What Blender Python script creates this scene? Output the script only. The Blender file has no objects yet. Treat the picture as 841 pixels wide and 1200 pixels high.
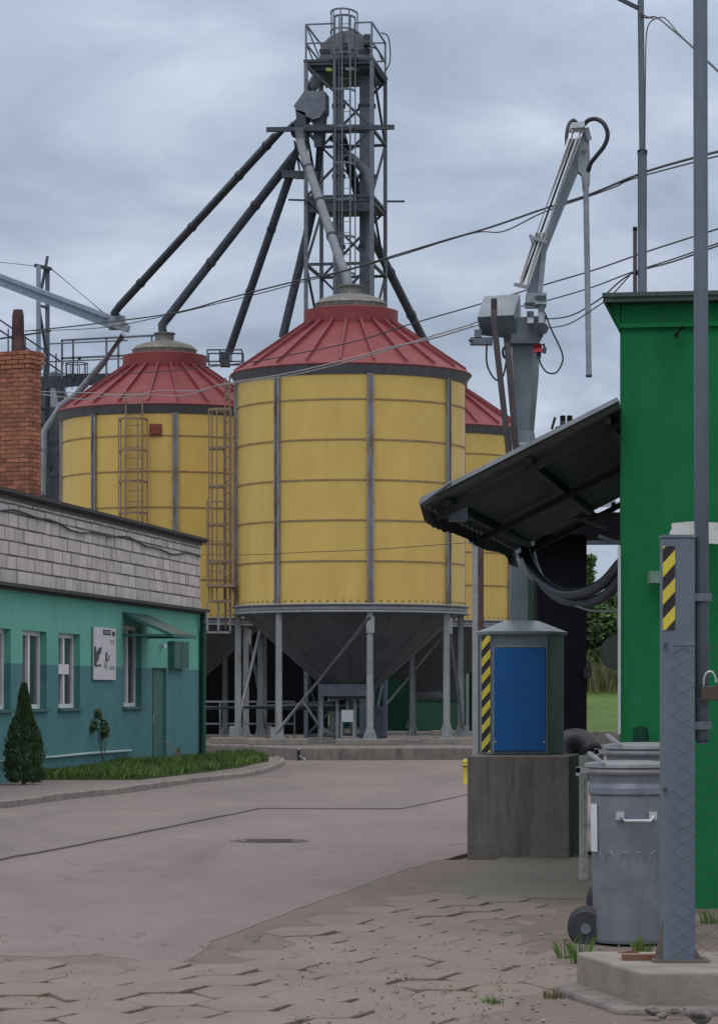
import bpy, bmesh, math, random
from mathutils import Vector, Matrix
R = math.radians
random.seed(7)
sc = bpy.context.scene
col = sc.collection

# ------------------------------------------------------------------ camera
F = 3400.0; CX = 420.5; HY = 811.0; CH = 1.6      # focal in photo pixels, principal column, horizon row, eye height
def P(px, py, Y):
    return Vector(((px - CX) * Y / F, Y, CH + (HY - py) * Y / F))
cam_d = bpy.data.cameras.new('camera'); cam = bpy.data.objects.new('camera', cam_d); col.objects.link(cam)
cam.location = (0, 0, CH); cam.rotation_euler = (R(90), 0, 0)
cam_d.sensor_fit = 'VERTICAL'; cam_d.sensor_height = 24; cam_d.lens = 24 * F / 1200
cam_d.shift_y = (HY - 600) / 1200; cam_d.clip_start = .1; cam_d.clip_end = 3000
sc.camera = cam

# ------------------------------------------------------------------ light
SUN_EL, SUN_AZ = 52, -35          # degrees, azimuth from +Y towards +X is negative here: light comes from behind-left of camera
w = bpy.data.worlds.new('World'); sc.world = w; w.use_nodes = True
nt = w.node_tree; nt.nodes.clear()
N = nt.nodes.new; L = nt.links.new
out = N('ShaderNodeOutputWorld'); bg = N('ShaderNodeBackground'); bg.inputs[1].default_value = .1
L(bg.outputs[0], out.inputs[0])
sky = N('ShaderNodeTexSky'); sky.sky_type = 'NISHITA'; sky.sun_disc = False
sky.sun_elevation = R(SUN_EL); sky.sun_rotation = R(200)
tc = N('ShaderNodeTexCoord'); sep = N('ShaderNodeSeparateXYZ'); L(tc.outputs['Generated'], sep.inputs[0])
def wm(op, a, b=None, c=None):
    n = N('ShaderNodeMath'); n.operation = op
    for i, v in enumerate((a, b, c)):
        if v is None: continue
        if isinstance(v, (int, float)): n.inputs[i].default_value = v
        else: L(v, n.inputs[i])
    return n.outputs[0]
zz = wm('MAXIMUM', sep.outputs[2], 0.0)
den = wm('ADD', zz, .17)
cmb = N('ShaderNodeCombineXYZ')
L(wm('DIVIDE', sep.outputs[0], den), cmb.inputs[0]); L(wm('DIVIDE', sep.outputs[1], den), cmb.inputs[1])
mp = N('ShaderNodeMapping'); L(cmb.outputs[0], mp.inputs[0]); mp.inputs['Location'].default_value = (3.1, 1.7, 0)
mp.inputs['Scale'].default_value = (2.1, 1.75, 1)
ns = N('ShaderNodeTexNoise'); L(mp.outputs[0], ns.inputs[0]); ns.inputs['Scale'].default_value = 1.5
ns.inputs['Detail'].default_value = 8; ns.inputs['Roughness'].default_value = .52; ns.inputs['Distortion'].default_value = .35
rp = N('ShaderNodeValToRGB'); L(ns.outputs[0], rp.inputs[0])
e = rp.color_ramp.elements
e[0].position = .33; e[0].color = (.275, .335, .435, 1)
e[1].position = .68; e[1].color = (.53, .59, .69, 1)
m_ = e.new(.50); m_.color = (.385, .45, .56, 1)
gr = wm('MULTIPLY_ADD', wm('POWER', zz, 1.3), 26.0, 9.0)      # overcast sky: brighter towards the zenith
hz = wm('MULTIPLY_ADD', wm('POWER', wm('SUBTRACT', 1.0, zz), 9.0), 3.2, gr)
vm = N('ShaderNodeVectorMath'); vm.operation = 'SCALE'; L(rp.outputs[0], vm.inputs[0]); L(hz, vm.inputs['Scale'])
vn = N('ShaderNodeVectorMath'); vn.operation = 'MULTIPLY'; L(vm.outputs[0], vn.inputs[0]); vn.inputs[1].default_value = (1.20, 1.0, .86)
zm = N('ShaderNodeMix'); zm.data_type = 'RGBA'; L(wm('MULTIPLY', wm('MAXIMUM', wm('SUBTRACT', zz, .28), 0.0), 4.0), zm.inputs[0]); zm.clamp_factor = True
L(vm.outputs[0], zm.inputs[6]); L(vn.outputs[0], zm.inputs[7])
mx = N('ShaderNodeMix'); mx.data_type = 'RGBA'; mx.inputs[0].default_value = .96
L(sky.outputs[0], mx.inputs[6]); L(zm.outputs[2], mx.inputs[7]); L(mx.outputs[2], bg.inputs[0])
sd = bpy.data.lights.new('sun', 'SUN'); sd.energy = .7; sd.angle = R(35); sd.color = (1, .96, .9)
so = bpy.data.objects.new('sun', sd); col.objects.link(so)
so.rotation_euler = (R(90 - SUN_EL), 0, R(-20))
sc.view_settings.view_transform = 'Standard'; sc.view_settings.look = 'None'
sc.view_settings.gamma = 1; sc.view_settings.exposure = -.06
sc.render.engine = 'CYCLES'

# ------------------------------------------------------------------ materials
MATS = {}
def mat(name, c, rough=.7, metal=0, c2=None, scale=3.0, lo=.35, hi=.7, bump=0.0, bscale=30, stretch=(1, 1, 1),
        c3=None, s3=1.2, lo3=.55, hi3=.7, st3=(1, 1, 1), island=0.0, detail=6, spec=None, rvar=.12, coord='Object'):
    if name in MATS: return MATS[name]
    m = bpy.data.materials.new(name); m.use_nodes = True; MATS[name] = m
    t = m.node_tree; n = t.nodes; b = n['Principled BSDF']
    b.inputs['Roughness'].default_value = rough; b.inputs['Metallic'].default_value = metal
    if spec is not None: b.inputs['Specular IOR Level'].default_value = spec
    g = n.new('ShaderNodeTexCoord'); src = g.outputs[coord]
    def noise(sc_, st, det=detail):
        q = n.new('ShaderNodeMapping'); q.inputs['Scale'].default_value = st; t.links.new(src, q.inputs[0])
        x = n.new('ShaderNodeTexNoise'); x.inputs['Scale'].default_value = sc_; x.inputs['Detail'].default_value = det
        x.inputs['Roughness'].default_value = .62; t.links.new(q.outputs[0], x.inputs[0]); return x.outputs[0]
    def ramp(v, a, z):
        r_ = n.new('ShaderNodeMapRange'); r_.inputs[1].default_value = a; r_.inputs[2].default_value = z
        t.links.new(v, r_.inputs[0]); return r_.outputs[0]
    def mix(fac, A, B):
        k = n.new('ShaderNodeMix'); k.data_type = 'RGBA'
        t.links.new(fac, k.inputs[0])
        for i, v in ((6, A), (7, B)):
            if isinstance(v, tuple): k.inputs[i].default_value = (*v, 1)
            else: t.links.new(v, k.inputs[i])
        return k.outputs[2]
    c2 = c2 or tuple(v * .8 for v in c)
    nz = noise(scale, stretch)
    cur = mix(ramp(nz, lo, hi), c, c2)
    if c3: cur = mix(ramp(noise(s3, st3), lo3, hi3), cur, c3)
    if island:
        ge = n.new('ShaderNodeNewGeometry')
        hv = n.new('ShaderNodeHueSaturation'); t.links.new(cur, hv.inputs['Color'])
        r2 = n.new('ShaderNodeMapRange'); r2.inputs[3].default_value = 1 - island; r2.inputs[4].default_value = 1 + island
        t.links.new(ge.outputs['Random Per Island'], r2.inputs[0]); t.links.new(r2.outputs[0], hv.inputs['Value'])
        cur = hv.outputs[0]
    t.links.new(cur, b.inputs['Base Color'])
    rr = n.new('ShaderNodeMapRange'); rr.inputs[3].default_value = max(.03, rough - rvar); rr.inputs[4].default_value = min(1, rough + rvar)
    t.links.new(nz, rr.inputs[0]); t.links.new(rr.outputs[0], b.inputs['Roughness'])
    if bump:
        bn = n.new('ShaderNodeBump'); bn.inputs['Strength'].default_value = bump; bn.inputs['Distance'].default_value = .02
        t.links.new(noise(bscale, (1, 1, 1), 5), bn.inputs['Height']); t.links.new(bn.outputs[0], b.inputs['Normal'])
    return m

galv = mat('galvanised', (.29, .325, .365), .5, .35, (.19, .215, .25), 7, bump=.08, bscale=20)
galv_l = mat('galvanised_light', (.55, .58, .61), .42, .5, (.42, .45, .48), 9)
galv_leg = mat('galvanised_leg', (.29, .315, .33), .6, .2, (.22, .24, .25), 8, c3=(.20, .13, .09), s3=3, lo3=.58, hi3=.72, st3=(1, 1, .3), bump=.1)
steel_d = mat('dark_steel', (.06, .075, .10), .65, .15, (.03, .038, .052), 6)
steel_m = mat('mid_steel', (.15, .175, .21), .6, .25, (.10, .12, .15), 6)
steel_head = mat('weathered_head_steel', (.20, .20, .22), .6, .2, (.12, .12, .14), 4, bump=.15, bscale=8)
conv_blue = mat('conveyor_blue_grey', (.24, .31, .37), .55, .3, (.17, .23, .29), 4)
yellow = mat('yellow_sheet', (.60, .425, .108), .5, 0, (.52, .365, .095), 2.2, bump=.12, bscale=4, stretch=(1, 1, .35),
             c3=(.50, .35, .10), s3=5, lo3=.54, hi3=.85, st3=(1.5, 1.5, .12))
seam = mat('seam_rust', (.23, .15, .07), .7, .1, (.34, .25, .11), 5)
chan = mat('post_channel', (.26, .275, .285), .55, .3, (.19, .15, .12), 5, stretch=(1, 1, .3), lo=.45, hi=.62)
chan_d = mat('post_channel_dark', (.10, .11, .12), .7, .1)
red = mat('red_roof', (.205, .028, .031), .6, 0, (.155, .022, .025), 2, bump=.1, bscale=5,
          c3=(.23, .075, .075), s3=2.3, lo3=.6, hi3=.78)
red_r = mat('red_rib', (.20, .038, .045), .6, 0, (.16, .03, .036), 4)
lid = mat('lid_metal', (.155, .155, .14), .65, .15, (.125, .125, .115), 4, c3=(.30, .295, .25), s3=2.5, lo3=.55, hi3=.7)
skirt = mat('eave_skirt', (.10, .11, .13), .6, .3, (.15, .16, .18), 4)
cone = mat('hopper_cone', (.11, .118, .132), .6, .2, (.08, .087, .10), 2.5, bump=.08, bscale=3, stretch=(1, 1, .5))
ladder_m = mat('ladder_steel', (.27, .195, .13), .7, .1, (.16, .12, .09), 8)
conc = mat('concrete', (.20, .185, .165), .9, 0, (.13, .12, .11), 3.5, bump=.35, bscale=30,
           c3=(.09, .085, .08), s3=2.2, lo3=.52, hi3=.72, st3=(3, 3, .5))
conc_w = mat('concrete_grey_plinth', (.17, .16, .145), .92, 0, (.115, .108, .10), 2.6, bump=.4, bscale=26,
             c3=(.075, .07, .065), s3=2.4, lo3=.5, hi3=.72, st3=(3.5, 3.5, .35))
conc_l = mat('concrete_pad', (.27, .245, .215), .9, 0, (.16, .15, .13), 3, bump=.4, bscale=18)
green = mat('green_render', (.007, .15, .052), .85, 0, (.006, .13, .045), 3, bump=.14, bscale=60, spec=.25, c3=(.006, .10, .036), s3=2.2, lo3=.52, hi3=.8, st3=(2.5, 2.5, .3))
green_dk = mat('dark_green_sheet', (.006, .045, .028), .8, 0, (.004, .033, .021), 2, spec=.2)  # shed's green, darkened to carry the shade under the silos
teal_up = mat('teal_render', (.13, .43, .33), .85, 0, (.105, .36, .285), 1.6, bump=.2, bscale=40, c3=(.09, .30, .24), s3=1, lo3=.5, hi3=.8, st3=(1, 1, .35))
teal_lo = mat('teal_dado', (.065, .21, .215), .85, 0, (.055, .175, .185), 1.4, bump=.2, bscale=40, c3=(.10, .27, .25), s3=1.1, lo3=.55, hi3=.8)
teal_dk = mat('teal_dark_paint', (.025, .13, .105), .6, 0, (.02, .10, .085), 3)
block = mat('silicate_block', (.56, .52, .50), .9, 0, (.44, .41, .39), 2.5, bump=.3, bscale=25, island=.13, c3=(.30, .28, .26), s3=1.6, lo3=.58, hi3=.75)
mortar = mat('mortar', (.16, .15, .145), .95, 0, (.10, .095, .09), 6, bump=.4)
brick = mat('red_brick', (.33, .13, .072), .88, 0, (.24, .088, .052), 4, bump=.3, bscale=40, island=.3)
bmortar = mat('brick_mortar', (.24, .15, .11), .95, 0, (.16, .11, .09), 6)
soot = mat('soot_pipe', (.10, .05, .045), .9, 0, (.04, .03, .03), 4)
tar = mat('roof_felt', (.035, .035, .038), .9, 0, (.06, .058, .055), 5, bump=.3)
white_f = mat('white_frame', (.72, .72, .72), .5)
glass = mat('window_glass', (.035, .045, .05), .12, 0, (.05, .06, .065), 2, spec=.6, rvar=.03)
board = mat('white_board', (.62, .60, .63), .6, 0, (.52, .51, .54), 5)
black = mat('black_paint', (.012, .012, .014), .6)
rubber = mat('black_rubber', (.018, .02, .025), .55, 0, (.03, .032, .038), 6)
hose_m = mat('blue_black_hose', (.022, .032, .05), .5, 0, (.035, .045, .06), 6)
pyellow = mat('hazard_yellow', (.62, .52, .05), .55, 0, (.50, .42, .05), 12)
blue = mat('blue_door', (.004, .105, .34), .48, 0, (.004, .09, .30), 3, bump=.04, bscale=12)
cab = mat('cabinet_grey', (.205, .25, .275), .45, .4, (.155, .19, .215), 5, c3=(.14, .17, .19), s3=3, lo3=.55, hi3=.8, st3=(2, 2, .5))
brownpipe = mat('brown_grey_tube', (.07, .06, .068), .6, .1, (.05, .045, .05), 5)
redplug = mat('red_plug', (.33, .02, .04), .5)
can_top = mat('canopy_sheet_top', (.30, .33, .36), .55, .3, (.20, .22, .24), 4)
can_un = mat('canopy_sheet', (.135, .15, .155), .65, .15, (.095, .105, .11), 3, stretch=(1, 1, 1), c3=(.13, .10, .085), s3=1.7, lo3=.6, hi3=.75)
bin_m = mat('bin_galvanised', (.23, .255, .29), .42, .45, (.145, .17, .21), 5, bump=.06, bscale=10, c3=(.12, .14, .18), s3=3, lo3=.6, hi3=.8, st3=(2, 2, .5))
bin_l = mat('bin_lid', (.34, .36, .375), .45, .4, (.24, .255, .27), 6)
post_m = mat('gate_post_paint', (.135, .175, .215), .55, .2, (.105, .138, .172), 5, bump=.1, bscale=20, c3=(.13, .11, .10), s3=4, lo3=.68, hi3=.78, st3=(2, 2, .4))
pole_m = mat('lamp_pole_paint', (.13, .165, .20), .6, .2, (.105, .135, .165), 3, st3=(2, 2, .3))
wire_m = mat('wire_black', (.025, .028, .035), .6)
wire_l = mat('wire_grey', (.32, .31, .32), .6)
rust = mat('rusty_brass', (.09, .07, .055), .6, .3)
thuja = mat('thuja_green', (.04, .085, .022), .8, 0, (.02, .048, .014), 6, island=.35)
leafm = mat('leaf_green', (.07, .15, .03), .7, 0, (.04, .09, .018), 1.2, island=.4)
leafd = mat('leaf_dark', (.045, .095, .025), .7, 0, (.025, .055, .015), 1.2, island=.4)
bark = mat('bark', (.08, .06, .045), .9)
grassm = mat('grass_blade', (.09, .165, .028), .75, 0, (.05, .105, .02), 1.5, island=.35)
meadow = mat('meadow', (.085, .155, .02), .9, 0, (.055, .11, .016), .6, bump=.5, bscale=4)
weedm = mat('weed_tan', (.13, .14, .06), .9, 0, (.08, .10, .04), 1.5, island=.3)
steel_and_shade = mat('black_steel_and_shade', (.005, .006, .008), .9, 0, (.008, .009, .011), 2, spec=.1)  # enclosure's black steel, also the painted shade between the silo legs
lampy = mat('lamp_yellow', (.45, .55, .12), .5)

# ------------------------------------------------------------------ mesh builder
class MB:
    def __init__(s): s.v = []; s.f = []; s.sm = []
    def add(s, vs, fs, smooth=False):
        b = len(s.v); s.v += [Vector(v) for v in vs]
        for f in fs: s.f.append([b + i for i in f]); s.sm.append(smooth)
        return s
    def box(s, lo, hi, M=None):
        x0, y0, z0 = lo; x1, y1, z1 = hi
        vs = [Vector((x, y, z)) for z in (z0, z1) for y in (y0, y1) for x in (x0, x1)]
        if M is not None: vs = [M @ v for v in vs]
        return s.add(vs, [(0, 2, 3, 1), (4, 5, 7, 6), (0, 1, 5, 4), (2, 6, 7, 3), (0, 4, 6, 2), (1, 3, 7, 5)])
    def frame(s, a, b, up=Vector((0, 0, 1))):
        d = (b - a).normalized()
        if abs(d.dot(up)) > .99: up = Vector((0, 1, 0))
        x = d.cross(up).normalized(); y = x.cross(d).normalized(); return x, y
    def bar(s, a, b, w, h=None, up=Vector((0, 0, 1))):
        a = Vector(a); b = Vector(b); h = h or w; x, y = s.frame(a, b, up); x = x * w / 2; y = y * h / 2
        vs = [p + i * x + j * y for p in (a, b) for i, j in ((-1, -1), (1, -1), (1, 1), (-1, 1))]
        return s.add(vs, [(3, 2, 1, 0), (4, 5, 6, 7), (0, 1, 5, 4), (1, 2, 6, 5), (2, 3, 7, 6), (3, 0, 4, 7)])
    def tube(s, pts, r, n=8, caps=True):
        pts = [Vector(p) for p in pts]; rs = r if isinstance(r, (list, tuple)) else [r] * len(pts)
        vs = []; prev = None
        for i, p in enumerate(pts):
            d = (pts[min(i + 1, len(pts) - 1)] - pts[max(i - 1, 0)]).normalized()
            if prev is None:
                x, y = s.frame(p, p + d)
            else:
                x = (prev - d * prev.dot(d)).normalized(); y = d.cross(x).normalized()
            prev = x
            for k in range(n):
                a = 2 * math.pi * k / n; vs.append(p + rs[i] * (math.cos(a) * x + math.sin(a) * y))
        fs = [(i * n + k, i * n + (k + 1) % n, (i + 1) * n + (k + 1) % n, (i + 1) * n + k) for i in range(len(pts) - 1) for k in range(n)]
        s.add(vs, fs, True)
        if caps:
            s.add(vs[:n], [tuple(range(n))[::-1]]); s.add(vs[-n:], [tuple(range(n))])
        return s
    def lathe(s, prof, n=48, c=(0, 0, 0), smooth=True, split=True):
        c = Vector(c)
        if split:   # separate strips keep profile corners sharp
            for (r0, z0), (r1, z1) in zip(prof[:-1], prof[1:]):
                vs = []; 
                for r_, z_ in ((r0, z0), (r1, z1)):
                    for k in range(n):
                        a = 2 * math.pi * k / n; vs.append(c + Vector((r_ * math.cos(a), r_ * math.sin(a), z_)))
                s.add(vs, [(k, (k + 1) % n, n + (k + 1) % n, n + k) for k in range(n)], smooth)
        return s
    def prism(s, poly, d0, d1):                 # poly: list of points; extruded from +d0 to +d1 (vectors)
        n = len(poly); d0 = Vector(d0); d1 = Vector(d1)
        vs = [Vector(p) + d0 for p in poly] + [Vector(p) + d1 for p in poly]
        return s.add(vs, [list(range(n))[::-1], [n + i for i in range(n)]] + [(i, (i + 1) % n, n + (i + 1) % n, n + i) for i in range(n)])
    def build(s, name, m, parent=None, off=None, bevel=0, recalc=True, local=False):
        me = bpy.data.meshes.new(name)
        o0 = Vector((0, 0, 0))
        inv = None
        if parent is not None and not local:
            inv = world_of(parent).inverted()
        vs = [inv @ v for v in s.v] if inv is not None else s.v
        me.from_pydata([tuple(v) for v in vs], [], s.f)
        me.polygons.foreach_set('use_smooth', s.sm)
        if recalc:
            bm = bmesh.new(); bm.from_mesh(me); bmesh.ops.recalc_face_normals(bm, faces=bm.faces); bm.to_mesh(me); bm.free()
        me.materials.append(m)
        o = bpy.data.objects.new(name, me); col.objects.link(o)
        if parent is not None: o.parent = parent
        if bevel:
            b = o.modifiers.new('bevel', 'BEVEL'); b.width = bevel; b.segments = 2; b.limit_method = 'ANGLE'
        return o
def world_of(o):
    m = Matrix.LocRotScale(o.location, o.rotation_euler, o.scale)
    return world_of(o.parent) @ m if o.parent else m
def thing(name, label, cat, loc=(0, 0, 0), rz=0, group=None):
    o = bpy.data.objects.new(name, None); col.objects.link(o); o.empty_display_size = .2
    o.location = loc; o.rotation_euler = (0, 0, rz); o['label'] = label; o['category'] = cat
    if group: o['group'] = group
    return o
def tag(o, label, cat, group=None):
    o['label'] = label; o['category'] = cat
    if group: o['group'] = group
    return o
def kind(o, k='structure'): o['kind'] = k; return o
def copy_tree(o, parent=None):
    c = o.copy(); col.objects.link(c); c.parent = parent
    for ch in [x for x in bpy.data.objects if x.parent == o]: copy_tree(ch, c)
    return c
def smoothpath(pts, k=6):
    pts = [Vector(p) for p in pts]; o = []
    q = [pts[0] * 2 - pts[1]] + pts + [pts[-1] * 2 - pts[-2]]
    for i in range(1, len(q) - 2):
        for j in range(k):
            t = j / k; a, b, c, d = q[i - 1:i + 3]
            o.append(.5 * ((2 * b) + (c - a) * t + (2 * a - 5 * b + 4 * c - d) * t * t + (3 * b - a - 3 * c + d) * t ** 3))
    o.append(pts[-1]); return o

TH = math.atan2(.988, .1536) - math.pi / 2       # site grid is turned 8.8 degrees clockwise
D = Vector((.1536, .988, 0)).normalized(); Nn = Vector((D.y, -D.x, 0))

# ------------------------------------------------------------------ ground
def ground_mat():
    m = bpy.data.materials.new('yard_ground'); m.use_nodes = True
    t = m.node_tree; n = t.nodes; b = n['Principled BSDF']; b.inputs['Roughness'].default_value = .85
    g = n.new('ShaderNodeTexCoord')
    def noise(s, st=(1, 1, 1), det=8, dist=0.0, ro=.6):
        q = n.new('ShaderNodeMapping'); q.inputs['Scale'].default_value = st; t.links.new(g.outputs['Object'], q.inputs[0])
        x = n.new('ShaderNodeTexNoise'); x.inputs['Scale'].default_value = s; x.inputs['Detail'].default_value = det
        x.inputs['Distortion'].default_value = dist; x.inputs['Roughness'].default_value = ro
        t.links.new(q.outputs[0], x.inputs[0]); return x.outputs[0]
    def mr(v, a, z):
        r_ = n.new('ShaderNodeMapRange'); r_.inputs[1].default_value = a; r_.inputs[2].default_value = z; t.links.new(v, r_.inputs[0]); return r_.outputs[0]
    def mix(f, A, B):
        k = n.new('ShaderNodeMix'); k.data_type = 'RGBA'; t.links.new(f, k.inputs[0])
        for i, v in ((6, A), (7, B)):
            if isinstance(v, tuple): k.inputs[i].default_value = (*v, 1)
            else: t.links.new(v, k.inputs[i])
        return k.outputs[2]
    return m, t, n, b, noise, mr, mix
def make_ground(name, c1, c2, c3, c4, bump=.5, crack=False, joint=False):
    m, t, n, b, noise, mr, mix = ground_mat(); m.name = name
    a = mix(mr(noise(.35, (1, .45, 1)), .35, .65), c1, c2)
    a = mix(mr(noise(1.3, (1, .7, 1), dist=.6), .52, .72), a, c3)
    a = mix(mr(noise(.5, (.9, .22, 1), dist=.8), .50, .72), a, tuple(v * .72 for v in c2))
    a = mix(mr(noise(3.1, (1, .35, 1), dist=.4), .58, .78), a, tuple(v * .8 for v in c2))
    a = mix(mr(noise(45, det=3), .45, .8), a, c4)
    a = mix(mr(noise(110, det=2), .60, .70), a, tuple(v * .55 for v in c4))
    a = mix(mr(noise(95, (1, 1.1, 1), det=2), .64, .72), a, tuple(min(.5, v * 1.45) for v in c1))
    if crack:
        vo = n.new('ShaderNodeTexVoronoi'); vo.feature = 'DISTANCE_TO_EDGE'; vo.inputs['Scale'].default_value = .16
        q = n.new('ShaderNodeMapping'); gg = n.new('ShaderNodeTexCoord'); t.links.new(gg.outputs['Object'], q.inputs[0])
        va = n.new('ShaderNodeVectorMath'); va.operation = 'ADD'; t.links.new(q.outputs[0], va.inputs[0])
        nn = n.new('ShaderNodeTexNoise'); nn.inputs['Scale'].default_value = .9; nn.inputs['Detail'].default_value = 6; t.links.new(gg.outputs['Object'], nn.inputs[0])
        sc2 = n.new('ShaderNodeVectorMath'); sc2.operation = 'SCALE'; sc2.inputs['Scale'].default_value = 1.6; t.links.new(nn.outputs['Color'], sc2.inputs[0])
        t.links.new(sc2.outputs[0], va.inputs[1]); t.links.new(va.outputs[0], vo.inputs[0])
        a = mix(mr(vo.outputs['Distance'], .0035, .0), a, (.10, .085, .078))
    if joint:      # sandy fill darker low down in the joints, paler where it has piled up
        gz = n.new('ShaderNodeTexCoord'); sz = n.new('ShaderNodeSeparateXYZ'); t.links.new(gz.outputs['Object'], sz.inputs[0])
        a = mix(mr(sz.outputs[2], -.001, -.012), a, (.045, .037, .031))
    t.links.new(a, b.inputs['Base Color'])
    bn = n.new('ShaderNodeBump'); bn.inputs['Strength'].default_value = bump; bn.inputs['Distance'].default_value = .03
    t.links.new(noise(14, det=8), bn.inputs['Height']); t.links.new(bn.outputs[0], b.inputs['Normal'])
    return m
g_yard = make_ground('yard_dirt', (.26, .215, .19), (.20, .172, .155), (.30, .25, .21), (.22, .185, .165), .7)
g_road = make_ground('old_asphalt', (.205, .166, .158), (.168, .137, .132), (.225, .183, .17), (.172, .142, .135), .35, True)
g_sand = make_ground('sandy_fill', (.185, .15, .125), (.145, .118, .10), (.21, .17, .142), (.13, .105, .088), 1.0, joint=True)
g_slab = make_ground('wet_slab', (.15, .145, .12), (.125, .122, .10), (.17, .16, .135), (.14, .13, .11), .4)
trylinka = mat('hex_slab_concrete', (.20, .168, .152), .85, 0, (.15, .125, .112), 1.3, bump=.6, bscale=22, island=.04,
               c3=(.19, .155, .13), s3=.9, lo3=.42, hi3=.62)

g = MB(); g.add([(-900, -60, -.06), (900, -60, -.06), (900, 2500, -.06), (-900, 2500, -.06)], [(0, 1, 2, 3)])
kind(g.build('ground', meadow))
g = MB(); g.add([(-40, -5, -.03), (45, -5, -.03), (45, 105, -.03), (-40, 105, -.03)], [(0, 1, 2, 3)])
kind(g.build('yard', g_yard))

def G(px, py, z=0):                              # a point on the ground sheet seen at that pixel
    Y = (CH - z) * F / (py - HY); return Vector(((px - CX) * Y / F, Y, z))
# road sheet: fine grid with a slightly uneven surface and broken near edge
def sheet(name, outline, m, z, thick, rough=.0, step=None):
    from mathutils.geometry import delaunay_2d_cdt
    n_ = len(outline)
    co, _, tris, _, _, _ = delaunay_2d_cdt([p.xy for p in outline], [], [list(range(n_))], 1, 1e-5)
    bm = bmesh.new(); vs = [bm.verts.new((p.x, p.y, z)) for p in co]
    for t_ in tris:
        f = bm.faces.new([vs[i] for i in t_]); f.normal_update()
        if f.normal.z < 0: f.normal_flip()
    for e_ in [e_ for e_ in bm.edges if len(e_.link_faces) == 1]:       # skirt
        a_, b_ = e_.verts; c_, d_ = bm.verts.new(b_.co - Vector((0, 0, thick))), bm.verts.new(a_.co - Vector((0, 0, thick))); bm.faces.new((a_, b_, c_, d_))
    me = bpy.data.meshes.new(name); bm.to_mesh(me); bm.free(); me.materials.append(m)
    o = bpy.data.objects.new(name, me); col.objects.link(o); return kind(o)
rnd = random.Random(3)
def jag(pts, n=10, amp=.05):
    o = []
    for a, b in zip(pts[:-1], pts[1:]):
        for i in range(n):
            t = i / n; p = a.lerp(b, t); o.append(p + Vector((rnd.uniform(-amp, amp), rnd.uniform(-amp, amp) * 1.6, 0)) if i else p)
    return o + [pts[-1]]
near = jag([G(-120, 1116), G(60, 1124), G(120, 1120), G(195, 1136), G(222, 1128), G(245, 1106)], 7, .035) \
     + jag([G(245, 1106), G(396, 1050), G(470, 1022), G(552, 1000)], 8, .02)[1:]
sheet('road', near + [Vector((12, 30, 0)), Vector((12, 130, 0)), Vector((-9, 130, 0)), Vector((-9, 60, 0)), Vector((-14, 20, 0))], g_road, .012, .05)
# older outer lane strip: a thin overlay whose edge reads as the long seam across the yard
seam_line = [G(-60, 1022), G(0, 1010), G(150, 981), G(305, 949), G(470, 949.5)]
sheet('road_outer_lane', jag(seam_line, 8, .03) + [Vector((6, 66, 0)), Vector((-1.6, 66, 0)), G(318, 906), G(240, 917), G(120, 938), G(-60, 956)], make_ground('old_lane', (.20, .168, .155), (.165, .138, .13), (.22, .185, .165), (.17, .143, .13), .6, True), .028, .03)
# a dark seam groove beside the lane edge
gm = MB(); jl = [p + Vector((0, 0, .0)) for p in smoothpath(seam_line[1:4], 5)]
for a, b in zip(jl[:-1], jl[1:]):
    gm.add([a + Vector((0, -.16, .0135)), b + Vector((0, -.13, .0135)), b + Vector((0, -.02, .0135)), a + Vector((0, -.02, .0135))], [(0, 1, 2, 3)])
kind(gm.build('road_seam', mat('seam_dirt', (.075, .06, .055), .95, 0, (.12, .10, .09), 20)))
# raised concrete strip by the crane
sheet('concrete_apron', [G(505, 1052), G(560, 1020), G(600, 1000), Vector((3.2, 27.5, 0)), Vector((3.0, 22.0, 0)), G(690, 1056)], g_slab, .017, .04)
# hexagonal slabs
def hexes():
    mb = MB(); a = .245; SY = 1.5; hgt = a * math.sqrt(3)
    rr = random.Random(11)
    cols = int(9 / (1.5 * a)); rows = int(16 / hgt / 1.5) + 3
    rot = Matrix.Rotation(R(7), 3, 'Z')
    for i in range(-cols // 2 - 6, cols // 2 + 16):
        for j in range(-2, rows):
            c = Vector((i * 1.5 * a, 12.2 + j * hgt + (i % 2) * hgt / 2, 0)); c.y = 12.2 + (c.y - 12.2) * SY; c = rot @ (c - Vector((0, 16, 0))) + Vector((0, 16, 0))
            # only where the road sheet and plinths are not
            px = CX + c.x * F / c.y; py = HY + CH * F / c.y
            lim = 1120 if px < 245 else 1120 - (px - 245) * .385
            if py < lim + 12 - (20 if px > 560 else 0) or py < 1052: continue
            if px > 900 or px < -160: continue
            if px > 655 and 1050 < py < 1300 and rr.random() < .5: continue
            if px > 420 and rr.random() < .02: continue
            wear = max(0, min(1, (px - 250) / 420))
            z = .020 + rr.uniform(-.006, .006) - .008 * wear + .004 * math.sin(c.x * 2.3) * math.cos(c.y * 1.1)
            tx, ty = rr.gauss(0, .018), rr.gauss(.008, .012)
            s = a * rr.uniform(.955, .985); ang = rr.gauss(0, .03)
            top = []; mid = []; bot = []
            for k in range(6):
                q = k * math.pi / 3 + ang; jx = rr.uniform(-.012, .008) * (2 if rr.random() < .2 else 1)
                x, y = (s + jx) * math.cos(q), (s + jx) * math.sin(q) * SY; xi, yi = x * .985, y * .985
                top.append((c.x + xi, c.y + yi, z + tx * xi + ty * yi)); mid.append((c.x + x, c.y + y, z + tx * x + ty * y - .005)); bot.append((c.x + x, c.y + y, -.05))
            mb.add(top + mid + bot, [list(range(6))] + [(6 + k, 6 + (k + 1) % 6, (k + 1) % 6, k) for k in range(6)] + [(12 + k, 12 + (k + 1) % 6, 6 + (k + 1) % 6, 6 + k) for k in range(6)])
    return mb
kind(hexes().build('hexagon_paving', trylinka))
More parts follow.
